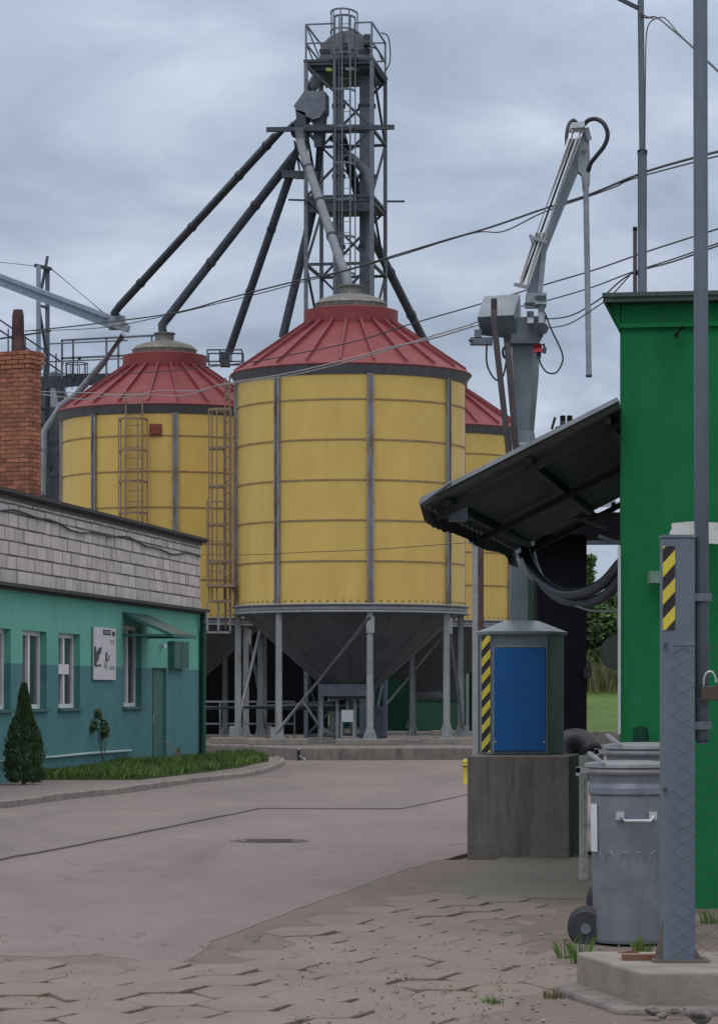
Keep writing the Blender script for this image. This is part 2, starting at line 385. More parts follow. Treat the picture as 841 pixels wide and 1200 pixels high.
# sand drifted over the slabs, uneven sheet whose high spots cover the joints
def drift():
    from mathutils import noise as nz
    mb = MB(); nx, ny = 150, 150; x0, x1, y0, y1 = -6.0, 6.0, 11.5, 27.5
    vs = []
    for j in range(ny + 1):
        for i in range(nx + 1):
            x = x0 + (x1 - x0) * i / nx; y = y0 + (y1 - y0) * j / ny
            px = CX + x * F / y; py = HY + CH * F / y
            wgt = max(0, min(1, (px - 300) / 380))
            v = Vector((x * .9, y * .55, .3)); h = nz.noise(v) * .016 + nz.noise(v * 3.1) * .009 + nz.noise(v * 9) * .005
            z = max(-.026, -.024 + wgt * .042 + h * (.3 + .5 * wgt))
            dline = py - (1120 if px < 245 else 1120 - (px - 245) * .385)
            if -22 < dline < 30: z = max(min(z, .011), .0095 + h * .10)
            elif dline <= -22: z = min(z, .004)
            if py < 1058 and px > 490: z = min(z, .010)
            vs.append((x, y, z))
    mb.add(vs, [(j * (nx + 1) + i, j * (nx + 1) + i + 1, (j + 1) * (nx + 1) + i + 1, (j + 1) * (nx + 1) + i) for j in range(ny) for i in range(nx)], True)
    return mb
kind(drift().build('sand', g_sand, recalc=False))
mbw = MB(); rw = random.Random(77)
for i in range(150):
    c = G(rw.uniform(-20, 650), rw.uniform(1130, 1200) if i % 4 else rw.uniform(1095, 1130), .008)
    if c.x * F / c.y + CX > 640: continue
    for k in range(rw.randint(3, 9)):
        a_ = rw.uniform(0, 6.28); h_ = rw.uniform(.012, .035); b_ = c + Vector((rw.gauss(0, .02), rw.gauss(0, .03), 0)); l_ = Vector((math.cos(a_), math.sin(a_), 0)) * h_ * .8
        mbw.add([b_ - Vector((.002, 0, 0)), b_ + Vector((.002, 0, 0)), b_ + l_ + Vector((0, 0, h_))], [(0, 1, 2)])
kind(mbw.build('joint_weeds', weedm, recalc=False), 'stuff')
# small stones and crumbs
mb = MB(); rr = random.Random(5)
for i in range(420):
    px = rr.uniform(330, 760); py = rr.uniform(1062, 1205)
    if rr.random() < .3 or py < 1130 - (px - 245) * .385 + 10: continue
    c = G(px, py, .025); s = rr.uniform(.005, .016)
    vs = [c + Vector((rr.uniform(.6, 1.2) * s * dx, rr.uniform(.6, 1.2) * s * dy, s * .7 * dz)) for dx, dy, dz in ((1, 0, 0), (-1, 0, 0), (0, 1, 0), (0, -1, 0), (0, 0, 1), (0, 0, -1))]
    mb.add(vs, [(0, 2, 4), (2, 1, 4), (1, 3, 4), (3, 0, 4), (0, 5, 2), (2, 5, 1), (1, 5, 3), (3, 5, 0)])
kind(mb.build('gravel', mat('stone', (.28, .25, .22), .9, 0, (.17, .15, .13), 9, island=.3)), 'stuff')
# left pavement, kerb and grass verge
kerb_pts = [G(-80, 958), G(0, 948), G(70, 938), G(140, 930.5), G(200, 922), G(262, 915), G(300, 909), G(318, 903), Vector((-1.72, 63.5, 0)), Vector((-1.95, 67.0, 0))]
kp = smoothpath(kerb_pts, 5)
in_edge = [Vector((-3.3, 66.5, 0)), Vector((-6.05, 47.0, 0)), Vector((-7.9, 35.0, 0))]
sheet('pavement', kp + in_edge, make_ground('pavement_slab', (.21, .18, .165), (.175, .15, .14), (.235, .205, .185), (.18, .155, .14), .4, True), .10, .12)
mb = MB()
for i, (a, b) in enumerate(zip(kp[:-1], kp[1:])):
    t = (b - a).normalized(); nn = Vector((t.y, -t.x, 0)) * .10
    z = .115 + rr.uniform(-.012, .012); g_ = t * .01
    vs = [a + g_, b - g_, b - g_ + nn, a + g_ + nn]
    mb.add([v + Vector((0, 0, -.05)) for v in vs] + [v + Vector((0, 0, z)) for v in vs], [(4, 5, 6, 7), (0, 1, 5, 4), (1, 2, 6, 5), (2, 3, 7, 6), (3, 0, 4, 7)])
kind(mb.build('kerb', conc_l, bevel=.012))
def verge_z(t): return .11
gv = [G(52, 914, .1), G(110, 914, .1), G(165, 914, .1), G(200, 910, .1), G(250, 904, .1), G(285, 899, .1), G(300, 895, .1), Vector((-1.95, 62.5, 0)), Vector((-2.3, 65.0, 0)), Vector((-3.2, 65.2, 0)), Vector((-5.6, 50.0, 0))]
sheet('verge_soil', gv, mat('verge_soil_green', (.05, .08, .02), .95, 0, (.06, .055, .03), 3), .125, .03)
def inside(p, poly):
    c = False; n = len(poly)
    for i in range(n):
        a, b = poly[i], poly[(i + 1) % n]
        if (a.y > p[1]) != (b.y > p[1]) and p[0] < (b.x - a.x) * (p[1] - a.y) / (b.y - a.y) + a.x: c = not c
    return c
def blades(area, n, h0, h1, wdt, z0, seed, lean=.5):
    mb = MB(); r_ = random.Random(seed); xs = [p.x for p in area]; ys = [p.y for p in area]; k = 0
    from mathutils import noise as nz
    while k < n:
        x, y = r_.uniform(min(xs), max(xs)), r_.uniform(min(ys), max(ys))
        if not inside((x, y), area): continue
        k += 1
        h = r_.uniform(h0, h1) * (.75 + .8 * max(0, nz.noise(Vector((x * .8, y * .5, 1)))) + .15); a = r_.uniform(0, 6.28); b_ = r_.uniform(0, 6.28)
        dx, dy = math.cos(a) * wdt, math.sin(a) * wdt; lx, ly = math.cos(b_) * h * lean, math.sin(b_) * h * lean
        mb.add([(x - dx, y - dy, z0), (x + dx, y + dy, z0), (x + dx * .6 + lx * .35, y + dy * .6 + ly * .35, z0 + h * .6), (x + lx, y + ly, z0 + h)], [(0, 1, 2), (0, 2, 3)])
    return mb
kind(blades(gv, 26000, .04, .22, .012, .11, 4).build('grass', grassm, recalc=False), 'stuff')
# ragged tufts along kerb
# far meadow bank on the right
mb = MB(); nx, ny = 40, 16; vs = []
from mathutils import noise as nzz
for j in range(ny + 1):
    for i in range(nx + 1):
        x = 6.4 + 40 * i / nx; y = 86 + 60 * j / ny; t = min(1, j / 8)
        vs.append((x, y, -.02 + t * t * (3 - 2 * t) * 2.3 + .15 * nzz.noise(Vector((x * .2, y * .2, 0)))))
mb.add(vs, [(j * (nx + 1) + i, j * (nx + 1) + i + 1, (j + 1) * (nx + 1) + i + 1, (j + 1) * (nx + 1) + i) for j in range(ny) for i in range(nx)], True)
kind(mb.build('grass_bank', meadow))
kind(blades([Vector((5.5, 104)), Vector((14, 104)), Vector((14, 118)), Vector((5.5, 118))], 5000, .6, 1.3, .03, 1.6, 9, .25).build('tall_weeds', weedm, recalc=False), 'stuff')
# manhole
mb = MB(); c = G(316, 985, .02)
mb.lathe([(0, .0), (.33, .0), (.335, .004)], 32, (c.x, c.y, .018)); mb.lathe([(.36, .006), (.42, .006), (.43, -.01)], 32, (c.x, c.y, .014))
for k in range(-4, 5): mb.box((c.x - .25, c.y + k * .06 - .008, .018), (c.x + .25, c.y + k * .06 + .008, .024))
tag(mb.build('manhole_cover', mat('cast_iron', (.10, .085, .08), .8, .1, (.14, .12, .11), 9)), 'round dark manhole cover set in the middle of the asphalt', 'manhole cover')

# ------------------------------------------------------------------ silos
POST_A = [-83, -38, 9.5, 56, 102, 146, 190, 235]    # degrees, 0 faces the camera, positive to the right
SR = 2.9
def pol(r, a, z): a = R(a); return Vector((r * math.sin(a), -r * math.cos(a), z))
def arcband(mb, r, a0, a1, z0, z1, t, n=12):
    vs = []
    for i in range(n + 1):
        a = a0 + (a1 - a0) * i / n
        vs += [pol(r, a, z0), pol(r + t, a, z0), pol(r + t, a, z1), pol(r, a, z1)]
    mb.add(vs, [(i * 4 + k, i * 4 + (k + 1) % 4, (i + 1) * 4 + (k + 1) % 4, (i + 1) * 4 + k) for i in range(n) for k in range(4)], True)
def make_silo():
    root = thing('grain_silo', '-', 'silo', (0, 0, 0))
    mb = MB(); mb.lathe([(SR, 3.78), (SR, 9.42)], 96); mb.build('wall', yellow, root)
    mb = MB()
    for z in (4.82, 5.82, 6.81, 7.80, 8.79): mb.lathe([(SR + .001, z - .022), (SR + .018, z - .018), (SR + .018, z + .018), (SR + .001, z + .022)], 96)
    for k in range(96):                                   # bolt row at the foot
        p = pol(SR + .01, k * 3.75, 3.85); mb.box(p - Vector((.02, .02, .02)), p + Vector((.02, .02, .02)))
    mb.build('sheet_seam', seam, root)
    for a in POST_A:
        mb = MB(); M = Matrix.Rotation(R(a), 4, 'Z')
        for s in (-1, 1): mb.box((s * .062 - .018, -SR - .085, 3.72), (s * .062 + .018, -SR + .02, 9.42), M)
        mb.box((-.045, -SR - .03, 3.72), (.045, -SR - .01, 9.42), M)
        mb.build('wall_post', chan, root)
    for a in POST_A:
        mb = MB(); p = pol(SR - .02, a, 0); mb.tube([p + Vector((0, 0, .5)), p + Vector((0, 0, 3.56))], .085, 12)
        lg = mb.build('leg', galv_leg, root)
        mb = MB(); mb.box(p + Vector((-.17, -.17, .45)), p + Vector((.17, .17, .49)))
        for q in range(4):
            dx, dy = math.cos(q * math.pi / 2 + R(a)) , math.sin(q * math.pi / 2 + R(a)); d_ = Vector((dx, dy, 0))
            mb.prism([p + d_ * .08 + Vector((0, 0, .48)), p + d_ * .17 + Vector((0, 0, .48)), p + d_ * .08 + Vector((0, 0, .75))], Vector((-dy, dx, 0)) * -.008, Vector((-dy, dx, 0)) * .008)
        mb.build('foot_plate', galv_leg, lg)
    # diagonal braces
    for a, b in ((-38, 9.5), (102, 56), (-83, -128)):
        mb = MB(); p = pol(SR + .04, a, .62); q = pol(SR + .04, b, 3.45); mb.tube([p, q], .05, 8)
        mb.bar(q, q + Vector((0, 0, -.4)), .2, .03); mb.box(p + Vector((-.16, -.03, -.16)), p + Vector((.16, .03, .12)))
        mb.build('brace', galv_leg, root)
    mb = MB()
    arcband(mb, SR - .10, -180, 180, 3.56, 3.60, .22, 96); arcband(mb, SR - .08, -180, 180, 3.6, 3.74, .14, 96); arcband(mb, SR - .10, -180, 180, 3.74, 3.78, .22, 96)
    mb.build('ring_beam', galv_leg, root)
    mb = MB(); mb.lathe([(SR - .09, 3.6), (.72, 1.75), (.60, 1.62), (.60, 1.42)], 64)
    for k in range(16):
        a = k * 22.5; mb.bar(pol(SR - .105, a, 3.585), pol(.725, a, 1.745), .03, .012)
    mb.build('hopper_cone', cone, root)
    mb = MB(); mb.lathe([(SR + .02, 9.40), (SR + .17, 9.66)], 96); mb.lathe([(SR - .02, 9.42), (SR + .02, 9.40)], 96); mb.build('eave_skirt', skirt, root)
    mb = MB(); mb.lathe([(SR + .17, 9.63), (SR + .18, 9.66), (1.2, 10.90)], 88); rf = mb.build('roof', red, root)
    mb = MB()
    for k in range(22):
        a = -5 + k * 360 / 22; u = pol(1, a, 0); t_ = Vector((-u.y, u.x, 0)) * .026
        pts = [pol(SR + .10, a, 9.70), pol(SR + .08, a, 9.80), pol(1.22, a, 11.01), pol(1.22, a, 10.88)]
        mb.prism(pts, -t_, t_)
    mb.build('roof_rib', red_r, rf)
    mb = MB(); mb.lathe([(1.2, 10.86), (1.2, 11.30), (.92, 11.36)], 40); mb.build('roof_drum', red, root)
    mb = MB(); mb.lathe([(.90, 11.33), (.92, 11.46), (.94, 11.47), (.80, 11.60), (.50, 11.70), (.31, 11.74)], 40)
    mb.lathe([(.27, 11.73), (.27, 11.93), (.31, 11.93), (.31, 11.97), (0.01, 11.98)], 24); mb.build('roof_lid', lid, root)
    return root
def caged_ladder(mbs, r, ang, z0, z1, hoops=True):
    pass
silo = make_silo()
silo.location = ((411 - CX) * 74 / F, 74, 0)
silo['label'] = 'nearest yellow silo with red cone roof and single grey spout entering its lid'
silo['group'] = 'yellow grain silos with red roofs'
silo2 = copy_tree(silo); silo2.location = ((193 - CX) * 83 / F, 83, -.1)
silo2['label'] = 'left yellow silo behind the teal building, small red square hatch on its wall'
silo3 = copy_tree(silo); silo3.location = ((502 - CX) * 90 / F, 90, 0)
silo3['label'] = 'farthest yellow silo, mostly hidden between the front silo and the canopy'
# hatch and ladders as parts of the silos they are fixed to
def Wp(silo_, r, a, z): return silo_.location + pol(r, a, z)
mb = MB(); c = Wp(silo2, SR + .03, -1, 8.93); mb.box(c + Vector((-.17, -.03, -.15)), c + Vector((.17, .03, .17)))
mb.box(c + Vector((-.13, -.05, -.11)), c + Vector((.13, -.03, .13))); mb.build('wall_hatch', mat('rust_red', (.22, .05, .035), .8), silo2)
def ladder(parent, cx, cy, z0, z1, wd=.42, out=Vector((0, -1, 0)), side=Vector((1, 0, 0)), cage=True, r=.36, rail=.022, step=.3, cz0=None, m=None, gap=.95):
    m = m or ladder_m; c = Vector((cx, cy, 0)); mb = MB()
    for s in (-1, 1): mb.bar(c + side * s * wd / 2 + Vector((0, 0, z0)), c + side * s * wd / 2 + Vector((0, 0, z1)), rail * 2, rail * 2)
    z = z0 + .15
    while z < z1: mb.bar(c - side * wd / 2 + Vector((0, 0, z)), c + side * wd / 2 + Vector((0, 0, z)), rail * 1.1); z += step
    lad = mb.build('ladder', m, parent)
    if cage:
        mb = MB(); zs = []; z = (cz0 or z0 + 1.2)
        while z <= z1 + .01: zs.append(z); z += gap
        def hp(t, z): 
            a = math.pi * t; return c + side * (-math.cos(a)) * r + out * (math.sin(a) * r * 1.35) + Vector((0, 0, z))
        for z in zs:
            pts = [hp(k / 10, z) for k in range(11)]
            for a, b in zip(pts[:-1], pts[1:]): mb.bar(a, b, .02, .06)
        for t in (0, .25, .5, .75, 1): mb.bar(hp(t, zs[0]), hp(t, zs[-1]), .035, .02)
        mb.build('ladder_cage', m, lad)
    return lad
# ladder on the left flank of the front silo, seen from the side
s1 = silo.location
lx = P(262, 600, 74.5).x
outv = Vector((-1, -.30, 0)).normalized(); sidev = Vector((-outv.y, outv.x, 0))
ladder(silo, s1.x - SR - .22, 73.6, 3.2, 9.6, .44, outv, sidev, True, .36, cz0=3.9, gap=.97)
mb = MB()                                           # small rest platform half way up
c = P(259, 686, 73.4)
mb.box(c + Vector((-.34, -.3, -.05)), c + Vector((.36, .4, .02)))
for x in (-.33, .0, .33):
    mb.bar(c + Vector((x, -.28, 0)), c + Vector((x, -.28, 2.15 if x else 1.1)), .04)
for z in (.35, .62, 1.1, 2.1): mb.bar(c + Vector((-.33, -.28, z)), c + Vector((.33, -.28, z)), .035)
mb.bar(c + Vector((.3, 0, -.05)), c + Vector((.45, 0, -.7)), .05)
mb.build('ladder_platform', ladder_m, silo)
mb = MB(); c = P(257, 741, 73.6)                    # guard rail hanging below
for x in (-.30, -.02, .28): mb.bar(c + Vector((x, 0, 0)), c + Vector((x, 0, .75)), .05)
mb.bar(c + Vector((-.32, 0, 0)), c + Vector((.3, 0, 0)), .05); mb.build('ladder_guard', galv_leg, silo)
c = P(262, 410, 75)                                  # landing at the ladder top with rails
mb = MB()
for x, y in ((-.42, 0), (-.1, 0), (.2, 0), (.48, 0), (-.42, .8), (.48, .8)): mb.bar(c + Vector((x, y, -.32)), c + Vector((x, y, 0)), .035)
for z in (0, -.3):
    mb.bar(c + Vector((-.42, 0, z)), c + Vector((.48, 0, z)), .035); mb.bar(c + Vector((-.42, .8, z)), c + Vector((.48, .8, z)), .035)
mb.box(c + Vector((-.1, .2, -.4)), c + Vector((.15, .5, -.02)))
mb.build('landing_rail', steel_d, silo)
# ladder and cage on the front of the left silo
s2 = silo2.location
ll = P(154, 480, 80.5)
ladder(silo2, ll.x + .12, s2.y - SR * math.cos(math.asin(min(.99, (s2.x - ll.x) / SR))) - .22, 3.4, 9.9, .5, Vector((-.35, -.94, 0)), Vector((.94, -.35, 0)).normalized(), True, .4, cz0=4.8, gap=.86)

# legs pads and plinth
mb = MB(); pl = [G(311, 889.5), G(345, 891.5), G(560, 891), G(600, 889), Vector((6, 71, 0)), Vector((6, 97, 0)), Vector((-11, 97, 0)), Vector((-9, 74, 0)), Vector((-3.6, 72.0, 0)), Vector((-2.4, 70, 0))]
mb.prism(pl, (0, 0, -.05), (0, 0, .30)); kind(mb.build('silo_plinth', conc, bevel=.03))
k_ = 0
for s_ in (silo, silo2, silo3):
    for a in POST_A:
        p = s_.location + pol(SR - .02, a, 0); rr2 = random.Random(int(p.x * 100))
        if a in (146, 190): continue
        mb = MB(); wx = rr2.uniform(.5, .95) if s_ is silo else .45
        mb.box((p.x - wx, p.y - .4, .296), (p.x + wx, p.y + .4, .45 + (s_.location.z)))
        o = mb.build('concrete_pad', conc_l, s_, bevel=.02)

# ------------------------------------------------------------------ under the silos: conveyor, rails, green shed
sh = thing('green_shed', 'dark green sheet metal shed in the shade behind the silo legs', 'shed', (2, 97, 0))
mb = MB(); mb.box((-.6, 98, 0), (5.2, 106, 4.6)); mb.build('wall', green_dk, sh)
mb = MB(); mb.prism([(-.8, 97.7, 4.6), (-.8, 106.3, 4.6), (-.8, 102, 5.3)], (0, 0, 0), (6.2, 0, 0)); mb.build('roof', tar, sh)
db = P(489, 760, 97.9); mb = MB(); mb.box((1.9, 97.86, .3), (3.6, 97.95, 3.1)); dd = mb.build('door', mat('door_green', (.02, .10, .06), .6), sh)
mb = MB(); mb.box((1.82, 97.8, .3), (1.9, 97.9, 3.18)); mb.box((1.82, 97.8, 3.1), (3.7, 97.9, 3.18)); mb.box((3.6, 97.8, .3), (3.7, 97.9, 3.1)); mb.build('door_frame', galv_leg, dd)
mb = MB(); mb.box((2.0, 97.83, 1.3), (3.5, 97.862, 2.55)); mb.build('door_window', glass, dd)
dk = thing('shade_backdrop', 'added near-black store filling the shade between the silo legs', 'backdrop', (-5, 90, 0))  # near-black box added to stand in for the shade under the silos
mb = MB(); mb.box((-10, 89.5, 0), (-1.0, 95, 4.3)); mb.build('wall', steel_and_shade, dk)
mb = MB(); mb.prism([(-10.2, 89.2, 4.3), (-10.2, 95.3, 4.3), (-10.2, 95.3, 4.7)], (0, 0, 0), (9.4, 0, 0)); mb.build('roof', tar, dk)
cv = thing('screw_conveyor', 'grey tube conveyor and gate box under the front silo outlet', 'conveyor', (0, 74, .3))
mb = MB(); mb.tube([(-6.2, 76.2, 1.15), (-.3, 74.4, 1.25)], .16, 14); mb.build('tube', steel_m, cv)
mb = MB(); mb.box((-1.0, 73.2, 1.5), (.35, 74.4, 1.80)); mb.build('gate_box', steel_m, cv)
mb = MB(); mb.box((.30, 73.4, .3), (.62, 74, 1.25)); mb.build('motor_box', steel_d, cv)
for x in (-.95, -.55, -.1, .3): mb = MB(); mb.bar((x, 73.6, .3), (x, 73.6, 1.51), .07); mb.build('leg', galv_leg, cv)
for x, z in ((-1.3, 1.5),): 
    mb = MB(); mb.tube([(x, 73.9, 1.6), (x - .1, 73.9, 1.35), (x + .25, 73.9, .8), (x + .6, 73.9, .5)], .035, 8); mb.tube([(x + .3, 74, .3), (x + .3, 74, 2.3)], .05, 8); mb.build('bracket', galv_leg, cv)
ct = thing('control_stand', 'small grey control box on two legs under the front silo', 'control box', P(408, 868, 71.6))
mb = MB(); b0 = P(400, 846, 71.6); b1 = P(414, 832, 71.6); mb.box((b0.x, 71.6, b0.z), (b1.x, 71.75, b1.z)); mb.build('box', galv_l, ct)
for x in (b0.x, b1.x): mb = MB(); mb.bar((x, 71.65, .3), (x, 71.65, b0.z), .035); mb.build('leg', galv_leg, ct)
mb = MB(); mb.bar((b0.x, 71.65, .5), (b1.x, 71.65, .5), .03); mb.build('crossbar', galv_leg, ct)
def rail(px0, px1, Y, z0, label, h=1.05, npost=5, m=None):
    t = thing('railing', label, 'railing', P(px0, 811, Y) * Vector((1, 1, 0)) if False else Vector((P(px0, 811, Y).x, Y, z0)))
    x0, x1 = P(px0, 0, Y).x, P(px1, 0, Y).x; m = m or galv_leg
    mb = MB()
    for z in (h, h * .45, .06): mb.bar((x0, Y, z0 + z), (x1, Y, z0 + z), .045)
    mb.build('rail', m, t)
    for i in range(npost): x = x0 + (x1 - x0) * i / (npost - 1); mb = MB(); mb.bar((x, Y + .03, z0), (x, Y + .03, z0 + h), .045); mb.build('post', m, t)
    return t
rail(236, 345, 75.8, .3, 'grey pipe railing beside the conveyor behind the front silo legs', 1.05, 6)
# small white pipe stub at the plinth corner
t = thing('valve_stub', 'small black and white valve stub in front of the silo plinth', 'valve', G(351, 892))
mb = MB(); a = G(350, 892); mb.tube([a, a + Vector((0, 0, .28))], .035, 8); mb.build('pipe', black, t)
mb = MB(); mb.tube([a + Vector((0, -.02, .27)), a + Vector((.05, -.02, .3))], .04, 8); mb.tube([a + Vector((.02, -.05, .12)), a + Vector((.14, -.05, .04))], .03, 8); mb.build('white_elbow', white_f, t)

# ------------------------------------------------------------------ elevator tower
tw0 = Vector((-1.45, 79.5, 0))
def T(x, y, z): return tw0 + Nn * x + D * y + Vector((0, 0, z))
TW, TL, TZ = 1.82, 2.55, 18.85
tow = thing('elevator_tower', 'tall steel lattice tower carrying the bucket elevator above the silos', 'tower', T(0, 0, 0))
for x, y in ((0, 0), (TW, 0), (0, TL), (TW, TL)):
    mb = MB(); mb.bar(T(x, y, 0), T(x, y, TZ), .10, .10, D); mb.build('corner_post', steel_m, tow)
lv = [.4 + i * 1.845 for i in range(11)]
lv[-1] = TZ - .05
for i, z in enumerate(lv):
    mb = MB()
    for a, b in (((0, 0), (TW, 0)), ((TW, 0), (TW, TL)), ((TW, TL), (0, TL)), ((0, TL), (0, 0))): mb.bar(T(*a, z), T(*b, z), .075)
    mb.build('girt', steel_d, tow)
for i in range(len(lv) - 1):
    z0, z1 = lv[i], lv[i + 1]; mb = MB()
    f = i % 2
    mb.bar(T(0, 0, z1 if f else z0), T(TW, 0, z0 if f else z1), .065); mb.bar(T(TW, 0, z1 if f else z0), T(TW, TL, z0 if f else z1), .06)
    mb.bar(T(0, TL, z0 if f else z1), T(TW, TL, z1 if f else z0), .06); mb.bar(T(0, 0, z0 if f else z1), T(0, TL, z1 if f else z0), .06)
    if i % 3 == 1: mb.bar(T(0, TL * .5, z1), T(TW, TL * .5, z1), .06)
    mb.build('diagonal', steel_d, tow)
# platform and railing on top
mb = MB(); mb.prism([T(-.06, -.06, TZ), T(TW + .06, -.06, TZ), T(TW + .06, TL + .06, TZ), T(-.06, TL + .06, TZ)], (0, 0, 0), (0, 0, .07)); 
mb.prism([T(.15, .1, TZ), T(TW - .1, .1, TZ), T(TW - .1, TL - .1, TZ), T(.15, TL - .1, TZ)], (0, 0, -.2), (0, 0, 0)); mb.build('platform', steel_d, tow)
mb = MB()
cs = ((0, 0), (TW, 0), (TW, TL), (0, TL))
for z in (.52, 1.04):
    for a, b in zip(cs, cs[1:] + cs[:1]):
        if a == (0, 0): mb.bar(T(0, 0, TZ + z), T(.8, 0, TZ + z), .04); mb.bar(T(1.35, 0, TZ + z), T(TW, 0, TZ + z), .04); continue
        mb.bar(T(*a, TZ + z), T(*b, TZ + z), .04)
for a in cs: mb.bar(T(*a, TZ), T(*a, TZ + 1.04), .055)
for x in (.8, 1.35): mb.bar(T(x, 0, TZ), T(x, 0, TZ + 1.04), .045)
mb.bar(T(0, 0, TZ + .52), T(0, TL, TZ + .05), .03); mb.bar(T(0, 0, TZ + 1.04), T(0, TL, TZ + .55), .03)
mb.build('railing', steel_m, tow)
# ladder up the front of the tower with hooped top
ladder(tow, T(1.08, -.1, 0).x, T(1.08, -.1, 0).y, 11.0, 20.05, .3, -D, Nn, True, .30, .014, .3, cz0=12.0, m=steel_m, gap=1.0)
mb = MB()
for z in (19.6, 20.12):
    pts = [T(1.08, -.1, z) + Nn * (-.36 * math.cos(math.pi * k / 10)) - D * (.65 * math.sin(math.pi * k / 10)) for k in range(11)]
    for a, b in zip(pts[:-1], pts[1:]): mb.bar(a, b, .035, .045)
for k in (0, 3, 5, 7, 10):
    a = math.pi * k / 10; q = Nn * (-.36 * math.cos(a)) - D * (.65 * math.sin(a)); mb.bar(T(1.08, -.1, 18.9) + q, T(1.08, -.1, 20.12) + q, .035)
mb.build('ladder_hood', steel_m, tow)
# mid platform and wide spreader bars
mb = MB(); z = 15.05
mb.prism([T(0, 0, z), T(TW, 0, z), T(TW, TL, z), T(0, TL, z)], (0, 0, -.04), (0, 0, .06))
mb.prism([T(.02, .02, z), T(TW - .02, .02, z), T(TW - .02, .1, z), T(.02, .1, z)], (0, 0, -.3), (0, 0, -.04)); mb.build('mid_platform', steel_d, tow)
mb = MB(); mb.bar(P(312, 152, 79.2), P(462, 149, 79.2), .12); mb.bar(P(345, 151, 79.3), P(437, 151, 79.3), .22, .2); mb.build('spreader_beam', steel_d, tow)
mb = MB(); mb.bar(P(338, 234, 79.3), P(362, 235, 79.4), .05); mb.bar(P(452, 236, 81.9), P(474, 236, 81.9), .05); mb.build('stay_bar', steel_d, tow)
mb = MB(); mb.bar(P(330, 204, 79.6), P(372, 206, 79.6), .2, .2); mb.bar(P(347, 180, 79.6), P(376, 238, 79.6), .05); mb.bar(P(345, 165, 79.6), P(352, 205, 79.6), .05); mb.build('outrigger', steel_d, tow)
mb = MB(); c = P(382, 82.5, 79.6); mb.box(c + Vector((0, -.15, -.04)), c + Vector((.16, 0, .04))); mb.build('lamp', lampy, tow)
mb = MB(); c = P(405, 82, 79.6); mb.box(c + Vector((0, -.2, -.03)), c + Vector((.32, -.1, .03))); mb.build('tube_lamp', white_f, tow)
mb = MB(); mb.tube(smoothpath([P(446, 38, 80), P(455, 44, 80), P(457, 70, 80), P(452, 83, 80)], 5), .02, 6); mb.tube(smoothpath([P(434, 55, 80), P(442, 58, 80), P(448, 72, 80)], 5), .025, 6); mb.build('cable', steel_d, tow)
# bucket elevator itself
el = thing('bucket_elevator', 'grey bucket elevator with domed head and two square legs inside the tower', 'elevator', Vector((-.2, 80.4, 0)))
mb = MB(); 
for x0, x1, m_e in ((390.5, 403, 0), (421, 438.5, 1)):
    a, b = P(x0, 0, 80.3).x, P(x1, 0, 80.3).x
    mb = MB(); mb.box((a, 80.2, 0), (b, 80.55, 18.9)); lg = mb.build('leg_casing', steel_m, el)
    for i in range(9): z = 2.2 + i * 1.95; mb = MB(); mb.box((a - .04, 80.16, z), (b + .04, 80.59, z + .06)); mb.build('flange', steel_d, lg)
Yh = 80.0; prof = [(375, 72), (375, 58), (378, 51), (385, 44), (396, 38), (408, 35), (418, 35.5), (426, 42), (430, 50), (433, 60), (433, 72)]
mb = MB(); mb.prism([P(x, y, Yh) for x, y in prof], (0, 0, 0), (.12, .75, 0)); mb.build('head', steel_head, el)
mb = MB(); mb.box(P(374, 61, Yh) + Vector((0, -.03, -.03)), P(434, 59, Yh) + Vector((0, .0, .03))); mb.tube([P(404, 55, 79.95), P(404, 55, 79.85)], .12, 12); mb.bar(P(401, 37, 79.96), P(401, 70, 79.96), .06, .1); mb.build('head_flange', steel_d, el)
mb = MB(); mb.box(P(426, 52, 79.7), P(434, 40, 79.7) + Vector((0, .4, 0))); mb.build('motor', steel_d, el)
mb = MB(); mb.tube(smoothpath([P(378, 78, 80), P(372, 92, 79.9), P(362, 106, 79.8)], 5), .17, 12); mb.tube([P(360, 103, 79.8), P(364, 106, 79.8)], .22, 12); mb.build('outlet_spout', steel_m, el)
ds = thing('distributor_box', 'dark angular distributor box splitting the spouts at the tower side', 'distributor', P(363, 150, 79.6))
mb = MB(); mb.prism([P(x, y, 79.2) for x, y in ((357, 106), (381, 107), (381, 128), (374, 138), (366, 140), (347, 130), (344, 124))], (0, 0, 0), (.1, .8, 0)); mb.build('box', steel_m, ds)
mb = MB(); mb.prism([P(x, y, 79.3) for x, y in ((366, 138), (379, 130), (376, 172), (368, 172))], (0, 0, 0), (.1, .4, 0)); mb.prism([P(x, y, 79.2) for x, y in ((346, 128), (358, 132), (358, 165), (350, 165))], (0, 0, 0), (.1, .3, 0))
mb.prism([P(x, y, 79.25) for x, y in ((338, 148), (348, 138), (352, 152), (342, 160))], (0, 0, 0), (.1, .3, 0)); mb.build('outlet', steel_d, ds)
def spout(label, pts, r, m=steel_d, flanges=(.3, .65), boxy=False):
    t = thing('grain_spout', label, 'spout', pts[-1], 0, 'grain spouts fanning out from the tower')
    pts = [Vector(p) for p in pts]
    mb = MB(); mb.tube(pts, r, 14); pp = mb.build('pipe', m, t)
    a, b = pts[-2], pts[-1]
    a, b = max(zip(pts[:-1], pts[1:]), key=lambda q: (q[1] - q[0]).length)
    for f in flanges:
        c = a.lerp(b, f); d = (b - a).normalized() * .035; mb = MB(); mb.tube([c - d, c + d], r * 1.22, 14); mb.build('flange', m, pp)
    return t
spout('dark spout running farthest left to the grey conveyor end', [P(345, 146, 79.3), P(322, 160, 79.4), P(141, 358, 84.5), P(134, 367, 85), P(140, 374, 85)], .115, flanges=(.05, .22, .52, .86))
